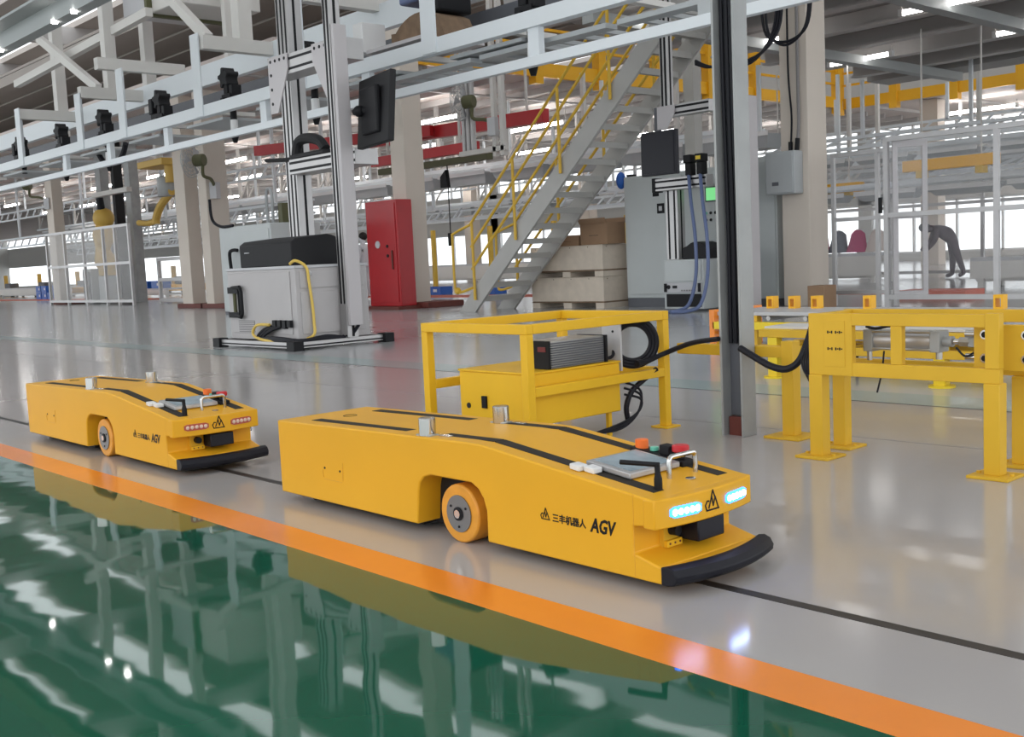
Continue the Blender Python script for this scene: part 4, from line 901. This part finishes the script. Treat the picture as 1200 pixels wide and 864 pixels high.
# grey upright and right hand lower rail bracket
t = thing('rail_bracket', 'grey rail end bracket in front of the right column top', 'bracket', (-5.5, 8.0, 2.8))
B(-6.2, -4.6, 7.99, 8.12, 2.90, 3.02).build('arm', 'grey_paint', t, 0.004)

# ================================================================== FANS ON COLUMNS
def fan(x, y, z, rz, label, anchor):
    t = thing('industrial_fan', label, 'fan', (x, y, z), 'industrial fans')
    n0 = len(COL.objects)
    parts = []
    parts.append(MB().cyl((x, y-0.05, z), (x, y-0.3, z), 0.14, 14).build('motor', 'olive', t, 0.02))
    g = MB()
    for rr in (0.16, 0.24, 0.32, 0.38): g.tube([(x+rr*math.cos(a*math.pi/12), y-0.42-0.04*(0.38-rr), z+rr*math.sin(a*math.pi/12)) for a in range(24)], 0.008, 5, True)
    for a in range(16): g.tube([(x+0.08*math.cos(a*math.pi/8), y-0.44, z+0.08*math.sin(a*math.pi/8)), (x+0.38*math.cos(a*math.pi/8), y-0.42, z+0.38*math.sin(a*math.pi/8)), (x+0.34*math.cos(a*math.pi/8), y-0.28, z+0.34*math.sin(a*math.pi/8))], 0.006, 5)
    o = g.build('guard', 'grey_paint', t); o['kind'] = 'stuff'
    b = MB()
    for k in range(3):
        a = k*2*math.pi/3; c, s_ = math.cos(a), math.sin(a)
        bl = MB().add([(x+0.05*c, y-0.36, z+0.05*s_), (x+0.33*math.cos(a-0.25), y-0.38, z+0.33*math.sin(a-0.25)), (x+0.33*math.cos(a+0.35), y-0.33, z+0.33*math.sin(a+0.35)), (x+0.05*c, y-0.352, z+0.05*s_), (x+0.33*math.cos(a-0.25), y-0.372, z+0.33*math.sin(a-0.25)), (x+0.33*math.cos(a+0.35), y-0.322, z+0.33*math.sin(a+0.35))], [(0,1,2),(5,4,3),(0,3,4,1),(1,4,5,2),(2,5,3,0)])
        bl.build('blade', 'pale_grey', t)
    a_ = Vector((x, y, z)) + Matrix.Rotation(-rz, 3, 'Z') @ (Vector(anchor)-Vector((x, y, z)))
    MB().tube(smooth_path([(x, y-0.1, z-0.1), (x, y-0.1, z-0.35), ((x+a_.x)/2, (y+a_.y)/2, z-0.42), a_]), 0.04, 8).build('arm', 'olive', t)
    MB().box(a_.x-0.09, a_.x+0.09, a_.y-0.09, a_.y+0.09, a_.z-0.28, a_.z+0.1).build('mount_plate', 'pale_grey', t)
    t.rotation_euler.z = rz
    return t
fan(-23.45, 12.0, 3.42, R(-60), 'dark fan on the right shaft of the twin columns', (-23.9, 12.4, 2.85))
fan(-38.6, 13.3, 4.05, R(-50), 'dark fan on the far left beige column', (-38.0, 13.55, 3.5))
fan(-17.9, 15.45, 4.2, R(-70), 'dark fan on the hanging white frame right of the red cabinet column', (-17.45, 15.5, 3.7))
t = thing('pipe_rack', 'white hanging frame with pipes right of the red cabinet column', 'frame', (-17.8, 15.2, 3.0))
for i, x in enumerate((-18.45, -18.3, -18.15)): MB().cyl((x, 15.55, 3.2), (x, 15.55, 9.59), 0.06, 10).build('pipe', 'alu', t)
for x in (-17.45, -17.2): B(x-0.05, x+0.05, 15.5, 15.6, 3.0, 9.59).build('upright', 'white_cream', t)
B(-18.6, -17.1, 15.5, 15.6, 3.1, 3.2).build('cross_bar', 'white_cream', t)

# red hoist rails
for n_, q in enumerate(((-24.0, 17.2, 4.05), (-21.9, 16.0, 3.3), (-21.6, 16.2, 3.1), (-19.4, 16.2, 3.1), (-19.0, 16.0, 3.3), (-18.2, 17.2, 3.95))): single(MB().bar(q, (q[0], q[1], ZM if q[0] < -20.2 else 9.59), 0.05, 0.05), 'hoist_hanger', 'white_cream', ('first', 'second', 'third', 'fourth', 'fifth', 'sixth')[n_]+' from the left of the thin white rods holding the red hoist rails', 'rod', 'hoist rail drop rods')
single(MB().bar((-24.6, 17.2, 4.1), (-17.6, 17.2, 3.95), 0.2, 0.30), 'hoist_rail', 'red_rail', 'upper red hoist rail behind the red cabinet column', 'rail', 'red hoist rails')
single(MB().bar((-22.5, 16.0, 3.35), (-18.6, 16.0, 3.35), 0.2, 0.22), 'hoist_rail', 'red_rail', 'lower red hoist rail behind the red cabinet column', 'rail', 'red hoist rails')
single(MB().bar((-22.5, 16.2, 3.12), (-18.4, 16.2, 3.12), 0.2, 0.14), 'hoist_track', 'olive', 'olive track under the lower red hoist rail', 'rail')
single(MB().bar((-26.8, 15.2, 4.05), (-21.4, 17.0, 4.05), 0.18, 0.26), 'hoist_rail', 'red_rail', 'red hoist rail seen between the gantry uprights', 'rail', 'red hoist rails')
t = thing('pendant_control', 'black pendant control hanging on a cable left of the staircase', 'control', (-19.9, 16.2, 1.2))
MB().prism([(-20.12,2.55),(-20.12,2.8),(-19.92,2.95),(-19.87,2.55)], 'y', 16.15, 16.25).build('cap', 'black', t); MB().cyl((-19.9,16.2,1.4), (-19.9,16.2,3.06), 0.013, 6).build('cable', 'black', t); B(-19.95, -19.85, 16.15, 16.25, 1.2, 1.5).build('grip', 'black', t, 0.01)

# ================================================================== ROBOT CELL
t = thing('robot_arm', 'yellow hanging robot arm inside the far left guard fence', 'robot', (-35.3, 14.3, 0.0))
B(-35.60, -35.10, 14.1, 14.6, 0.02, 0.9).build('pedestal', 'grey_paint', t, 0.02)
MB().cyl((-35.35, 14.35, 0.9), (-35.35, 14.35, 1.25), 0.3, 16).build('turret', 'robot_yellow', t, 0.03)
MB().tube(smooth_path([(-35.35,14.35,1.2), (-35.50,14.3,1.7), (-35.30,14.3,2.3), (-35.25,14.3,2.7)]), [0.30+0.06*math.sin(i*0.7) for i in range(19)], 12).build('lower_arm', 'robot_yellow', t)
MB().ball((-35.25,14.3,2.75), 0.34, 12, 9).build('elbow', 'robot_yellow', t); MB().cyl((-35.20,14.25,2.8), (-35.20,14.2,3.4), 0.12, 10).build('cable_pack', 'black', t)
for i, (x, y) in enumerate(((-37.3, 14.95), (-36.1, 15.0), (-34.95, 14.95))):
    single(B(x, x+(0.42, 0.22, 0.42)[i], y, y+0.3, 0, 5.28), 'lift_mast', ('post_grey', 'dark', 'post_grey')[i], ('left', 'dark middle', 'right')[i]+' vertical lift mast above the yellow robot', 'mast', 'lift masts over the robot cell')
single(B(-37.3, -34.4, 14.78, 14.949, 3.55, 3.7), 'mast_tie', 'white_cream', 'white horizontal tie between the lift masts', 'beam')
t = thing('welding_robot', 'small yellow robot arm with grey motor hanging left of the twin columns', 'robot', (-31.4, 14.6, 3.4))
B(-32.40, -30.70, 14.3, 15.1, 4.05, 4.25).build('mount', 'robot_yellow', t, 0.02); MB().cyl((-31.00,14.7,4.05), (-31.00,14.7,3.55), 0.18, 12).build('shoulder', 'robot_yellow', t)
MB().cyl((-31.30,14.7,3.15), (-31.30,14.7,3.75), 0.3, 14).build('motor', 'post_grey', t, 0.03); MB().tube(smooth_path([(-31.00,14.7,3.3),(-31.80,14.7,2.95),(-32.20,14.7,2.6),(-32.25,14.7,2.4)]), 0.12, 10).build('forearm', 'robot_yellow', t)
MB().tube(smooth_path([(-32.20,14.7,2.5),(-32.80,14.7,2.45),(-33.50,14.7,2.5)]), 0.09, 10).build('wrist', 'robot_yellow', t)
B(-32.30, -32.10, 14.8, 15.0, 4.25, 5.28).build('drop_post', 'white_cream', t)
t = thing('teal_cabinet', 'dark teal cabinet inside the far left guard fence', 'cabinet', (-35.6, 14.4, 0)); B(-36.9, -36.2, 14.1, 14.7, 0, 1.15).build('body', 'grey_paint', t, 0.02); B(-36.85, -36.25, 14.08, 14.1, 0.1, 1.05).build('door', 'tray_dark', t)
# grey cabinet with round plate behind the gantry
t = thing('side_cabinet', 'grey cabinet left of the tall gantry with a black pipe handle', 'cabinet', (-19.3, 10.6, 0))
B(-20.2, -18.2, 10.5, 11.6, 0.05, 1.72).build('body', 'cabinet_grey', t, 0.02)
B(-19.25, -18.25, 10.485, 10.5, 0.15, 1.62).build('door', 'cabinet_grey', t, 0.005)
MB().tube(smooth_path([(-19.6,10.42,0.6),(-19.6,10.38,1.15),(-19.5,10.38,1.25),(-19.35,10.42,1.25)]), 0.035, 8).build('handle', 'black', t); B(-20.2, -18.2, 10.52, 11.58, 0, 0.05).build('base', 'tray_dark', t)
MB().tube(smooth_path([(-20.4,10.45,2.3),(-20.35,10.45,1.9),(-20.0,10.45,1.74),(-19.6,10.5,1.74)]), 0.03, 8).build('cable', 'black_rubber', t)
B(-18.55, -18.4, 10.9, 11.1, 1.72, 2.1).build('beacon', 'olive', t); MB().tube(smooth_path([(-18.95,10.9,1.72),(-18.95,10.9,2.3),(-18.85,10.9,2.4),(-18.75,10.9,2.3),(-18.75,10.9,1.72)]), 0.03, 8).build('hook', 'grey_paint', t)

# ================================================================== PRODUCTION LINES IN THE BACK
def tray_line(y, z, x0, x1, label, seg=2.3, depth=0.7, h=0.3, gap=0.25, hang=ZM, hp_=2.9):
    t = thing('tray_line', label, 'conveyor', ((x0+x1)/2, y, z), 'overhead tray lines in the back')
    x = x0
    while x < x1:
        tr = MB().add([(x,y,z+h),(x+seg-gap,y,z+h),(x+seg-gap,y+depth,z+h),(x,y+depth,z+h),(x+0.12,y+0.12,z),(x+seg-gap-0.12,y+0.12,z),(x+seg-gap-0.12,y+depth-0.1,z),(x+0.12,y+depth-0.1,z)],
                      [(0,1,2,3),(7,6,5,4),(0,4,5,1),(1,5,6,2),(2,6,7,3),(3,7,4,0)]).build('tray', 'grey_paint', t)
        B(x, x+seg-gap, y-0.03, y, z+h-0.05, z+h+0.05).build('rim', 'window_white', tr)
        x += seg
    for yy in (y-0.12, y+depth+0.1): B(x0-0.5, x1+0.5, yy-0.04, yy+0.04, z+h+0.1, z+h+0.2).build('rail', 'white_steel', t)
    k = int((x1-x0)/hp_)
    for i in range(k+1):
        xx = x0+i*hp_
        B(xx-0.05, xx+0.05, y-0.17, y-0.07, z+h+0.2, hang-0.01).build('hanger', 'white_cream', t)
        MB().bar((xx, y-0.12, z+h+0.2), (xx+0.6, y-0.12, z+h+0.8), 0.05, 0.06).build('brace', 'white_cream', t)
    return t
def truss_line(y, z, x0, x1, label, h=0.35, pitch=0.9, m_='white_steel', hang=ZM, hs=4):
    t = thing('truss_line', label, 'truss', ((x0+x1)/2, y, z), 'white trusses in the back')
    for zz in (z, z+h): B(x0, x1, y-0.04, y+0.04, zz-0.035, zz+0.035).build('chord', m_, t)
    n = int((x1-x0)/pitch)
    for i in range(n):
        xx = x0+i*pitch
        MB().bar((xx, y, z), (xx+pitch*0.5, y, z+h), 0.05, 0.05).build('web_bar', m_, t)
        if i % hs == 0: B(xx-0.04, xx+0.04, y-0.04, y+0.04, z+h, hang-0.01).build('hanger', m_, t)
    return t
tray_line(20.0, 2.95, -48, -15.5, 'nearest row of lilac-grey trays hung behind the staircase')
tray_line(24.5, 3.5, -70, -18, 'second row of hung grey trays behind the staircase')
tray_line(29.0, 2.7, -80, -6, 'far row of hung grey trays seen above the windows')
truss_line(21.2, 2.1, -52, -15, 'nearest white truss below the trays behind the staircase')
truss_line(26.5, 2.35, -70, -8, 'second white truss behind the staircase')
truss_line(31.0, 3.9, -80, -4, 'high white truss in front of the far wall')
truss_line(36.0, 2.9, -90, 2, 'farthest white truss just in front of the far windows', h=0.5, pitch=1.3)
truss_line(17.8, 3.75, -60, -25, 'white truss above the robot cell at the left')
truss_line(16.4, 2.35, -64, -26, 'low white truss behind the robot cell at the left')
# hanging yellow lifting beams right
for i, (x, y, z, l, lb) in enumerate(((-11.2, 21, 2.2, 1.9, 'hanging yellow lifting beam seen through the acrylic fence'), (-15.9, 23, 2.0, 2.6, 'hanging yellow lifting beam between the right column and the fence door'), (-8.6, 21, 2.35, 1.8, 'hanging yellow lifting beam at the right edge behind the fence'))):
    t = thing('lifting_beam', lb, 'hoist', (x, y, z), 'yellow lifting beams')
    B(x, x+l, y-0.1, y+0.1, z, z+0.22).build('beam', 'girder_yellow', t, 0.01)
    for q in (0.3, l-0.4): B(x+q, x+q+0.14, y-0.12, y+0.12, z-0.14, z).build('hook_block', 'rail_yellow', t); B(x+q+0.06, x+q+0.085, y-0.012, y+0.012, z+0.22, 4.97 if y < 24 else 5.2).build('hanger', 'white_cream', t)
for i, (y, z) in enumerate(((21.5, 2.85), (24.0, 2.3), (26.0, 3.3))):
    truss_line(y, z, -15, -3.0, ('nearest', 'middle', 'farthest')[i]+' of the thin rails hung behind the acrylic fence', h=0.22, pitch=1.4, hang=4.98, hs=99)
for i in range(3): tray_line((22.3, 25.2, 28.0)[i], (1.75, 2.75, 2.1)[i], -16.5, -3.5, ('nearest', 'middle', 'farthest')[i]+' short tray row behind the acrylic fence', seg=1.7, h=0.16, depth=0.5, hang=(4.97, 4.97, 5.25)[i], hp_=12.9)
# work stations on the floor
def bench(x, y, l, label, m_='white_cream', h=0.62, top='pale_grey'):
    t = thing('work_bench', label, 'bench', (x+l/2, y, 0), 'low benches in the back')
    B(x, x+l, y, y+0.9, h-0.06, h).build('top', top, t)
    for a in (x+0.1, x+l-0.2):
        for b in (y+0.05, y+0.75): B(a, a+0.1, b, b+0.1, 0, h-0.06).build('leg', m_, t)
    B(x+0.05, x+l-0.05, y+0.1, y+0.85, 0.1, 0.16).build('shelf', m_, t)
    B(x, x+l, y-0.01, y, 0.15, h-0.06).build('apron', m_, t)
    return t
bench(-14.4, 20.6, 2.8, 'white bench with draped covers behind the acrylic fence, left of the bending worker')
bench(-8.45, 18.0, 5.0, 'white bench behind the acrylic fence at the right edge', h=0.5)
bench(-38, 27, 13, 'long white bench far behind the staircase foot', h=0.7)
bench(-62, 19.2, 10, 'white bench at the far left edge', h=0.5)
def rag(x, y, z, label, m_):
    t = thing('garment_rack', label, 'rack', (x, y, 0.62), 'draped racks on the white bench')
    B(x-0.02, x+0.02, y, y+0.04, 0.62, 1.12).build('pole', 'white_cream', t)
    m = MB()
    prof = [(0.06, 1.10), (0.15, 1.02), (0.17, 0.85), (0.22, 0.64)]
    for i, (r_, z_) in enumerate(prof):
        for j in range(12):
            a = j*math.pi/6; rr = r_*(1+0.18*math.sin(3*a+i)); m.v.append(Vector((x+rr*math.cos(a), y+0.02+rr*0.7*math.sin(a), z_)))
    for i in range(3):
        for j in range(12): m.f.append((i*12+j, i*12+(j+1) % 12, (i+1)*12+(j+1) % 12, (i+1)*12+j))
    m.f.append(tuple(range(12))); m.f.append(tuple(reversed(range(36, 48))))
    m.build('cloth', m_, t)
for i, x in enumerate((-13.1, -12.66, -12.22, -11.78)):
    rag(x, 20.9, 0, ('leftmost magenta', 'dark grey', 'second magenta', 'pale pink')[i]+' draped cover on the white bench behind the acrylic fence', ('magenta', 'trousers', 'magenta', 'deck_panel')[i])
single(B(-8.3, -7.2, 15.2, 15.8, 0, 0.10), 'red_pallet', 'red_brick', 'flat red pallet on the floor just behind the acrylic fence door', 'pallet', bevel=0.01)
# parts bins
def bin_(x, y, z, label, m_='blue_plastic', l=0.6, h=0.28):
    t = thing('parts_bin', label, 'bin', (x, y, z), 'blue plastic bins')
    B(x, x+l, y, y+0.4, z, z+0.03).build('bottom', m_, t)
    for a in ((x, x+0.03, y, y+0.4), (x+l-0.03, x+l, y, y+0.4), (x+0.03, x+l-0.03, y, y+0.03), (x+0.03, x+l-0.03, y+0.37, y+0.4)): B(*a, z+0.03, z+h).build('side', m_, t)
    B(x+l*0.6, x+l*0.8, y-0.006, y, z+h*0.35, z+h*0.7).build('tag', 'window_white', t)
bin_(-22.9, 17.6, 0.002, 'blue bin on the floor between the red cabinet column and the stairs', l=0.75, h=0.2)
bin_(-20.6, 17.6, 0.002, 'blue bin on the floor behind the stair foot', l=0.55, h=0.2)
for i in range(5):
    bin_(-51.5+0.7*(i % 3), 17.5, 0.30*(i//3), ('bottom left', 'bottom middle', 'bottom right', 'top left', 'top right')[i]+' blue bin of the stack at the far left beside the acrylic fence', h=0.29)
t = bench(-45.5, 17.5, 7.5, 'bench carrying blue bins left of the twin columns', h=0.35)
for i in range(6): bin_(-45.2+i*1.15, 17.6, 0.352, ('first', 'second', 'third', 'fourth', 'fifth', 'sixth')[i]+' blue bin from the left on the bench left of the twin columns', l=0.8)
for i in range(5):
    x = -66+i*5.4
    t = thing('tool_trolley', ('leftmost', 'second', 'third', 'fourth', 'rightmost')[i]+' of the yellow trolleys at the far left', 'trolley', (x, 20.5, 0), 'yellow trolleys far left')
    B(x, x+2.2, 20.4, 21.2, 0.15, 0.42).build('body', 'girder_yellow', t, 0.02)
    for a in (x+0.2, x+1.8): MB().cyl((a, 20.45, 0.09), (a, 20.55, 0.09), 0.09, 10).build('wheel', 'dark', t); MB().cyl((a, 21.05, 0.09), (a, 21.15, 0.09), 0.09, 10).build('wheel', 'dark', t)
    B(x+0.05, x+0.12, 20.7, 20.9, 0.42, 1.2).build('mast', 'robot_yellow', t); B(x+0.7, x+1.6, 20.5, 21.0, 0.42, 0.75).build('load', 'tray_dark', t, 0.05)
for i in range(7):
    x = -35+i*2.9
    t = thing('guard_post', ('first', 'second', 'third', 'fourth', 'fifth', 'sixth', 'seventh')[i]+' from the left of the thin yellow posts behind the staircase', 'post', (x, 23.0, 0), 'thin yellow posts behind the staircase')
    B(x-0.06, x+0.06, 22.95, 23.07, 0.02, 1.9).build('shaft', 'rail_yellow', t); B(x-0.15, x+0.15, 22.86, 23.16, 0, 0.02).build('foot', 'rail_yellow', t)

# ================================================================== LAMPS
def lamp(x, y, z, label, l=2.4, m_='lamp_tube'):
    t = thing('ceiling_lamp', label, 'lamp', (x, y, z), 'white linear ceiling lamps')
    for a in (x, x+l-0.08): B(a, a+0.08, y-0.06, y+0.06, z, z+0.12).build('end_cap', 'window_white', t)
    MB().cyl((x+0.08, y, z+0.06), (x+l-0.08, y, z+0.06), 0.05, 8).build('tube', m_, t)
    for a in (x+0.03, x+l-0.05): B(a, a+0.02, y-0.01, y+0.01, z+0.12, ZM-0.21 if z < 5.1 else z+0.11).build('drop_rod', 'white_cream', t)
ORD = ('first', 'second', 'third', 'fourth', 'fifth', 'sixth', 'seventh', 'eighth', 'ninth')
for i in range(8):
    for j, y in enumerate((18.6, 22.4, 27.4, 33.0)):
        lamp(-24.5-i*5.6, y, 4.55, '%s white tube lamp from the right in the %s row under the mezzanine ceiling' % (ORD[i], ('nearest', 'second', 'third', 'farthest')[j]))
for i in range(5):
    for j, y in enumerate((35.5, 39.0)): lamp(-17.5+i*4.4, y, 4.85, '%s white tube lamp from the left in the %s row above the acrylic fence' % (ORD[i], ('nearer', 'farther')[j]))
for i in range(4):
    for j, y in enumerate((15.2, 19.0, 22.8)): lamp(-14.0+i*3.8, y, 4.86, '%s white tube lamp from the left in the %s row under the grey deck' % (ORD[i], ('nearest', 'middle', 'farthest')[j]), 1.6, 'lamp_tube_soft')
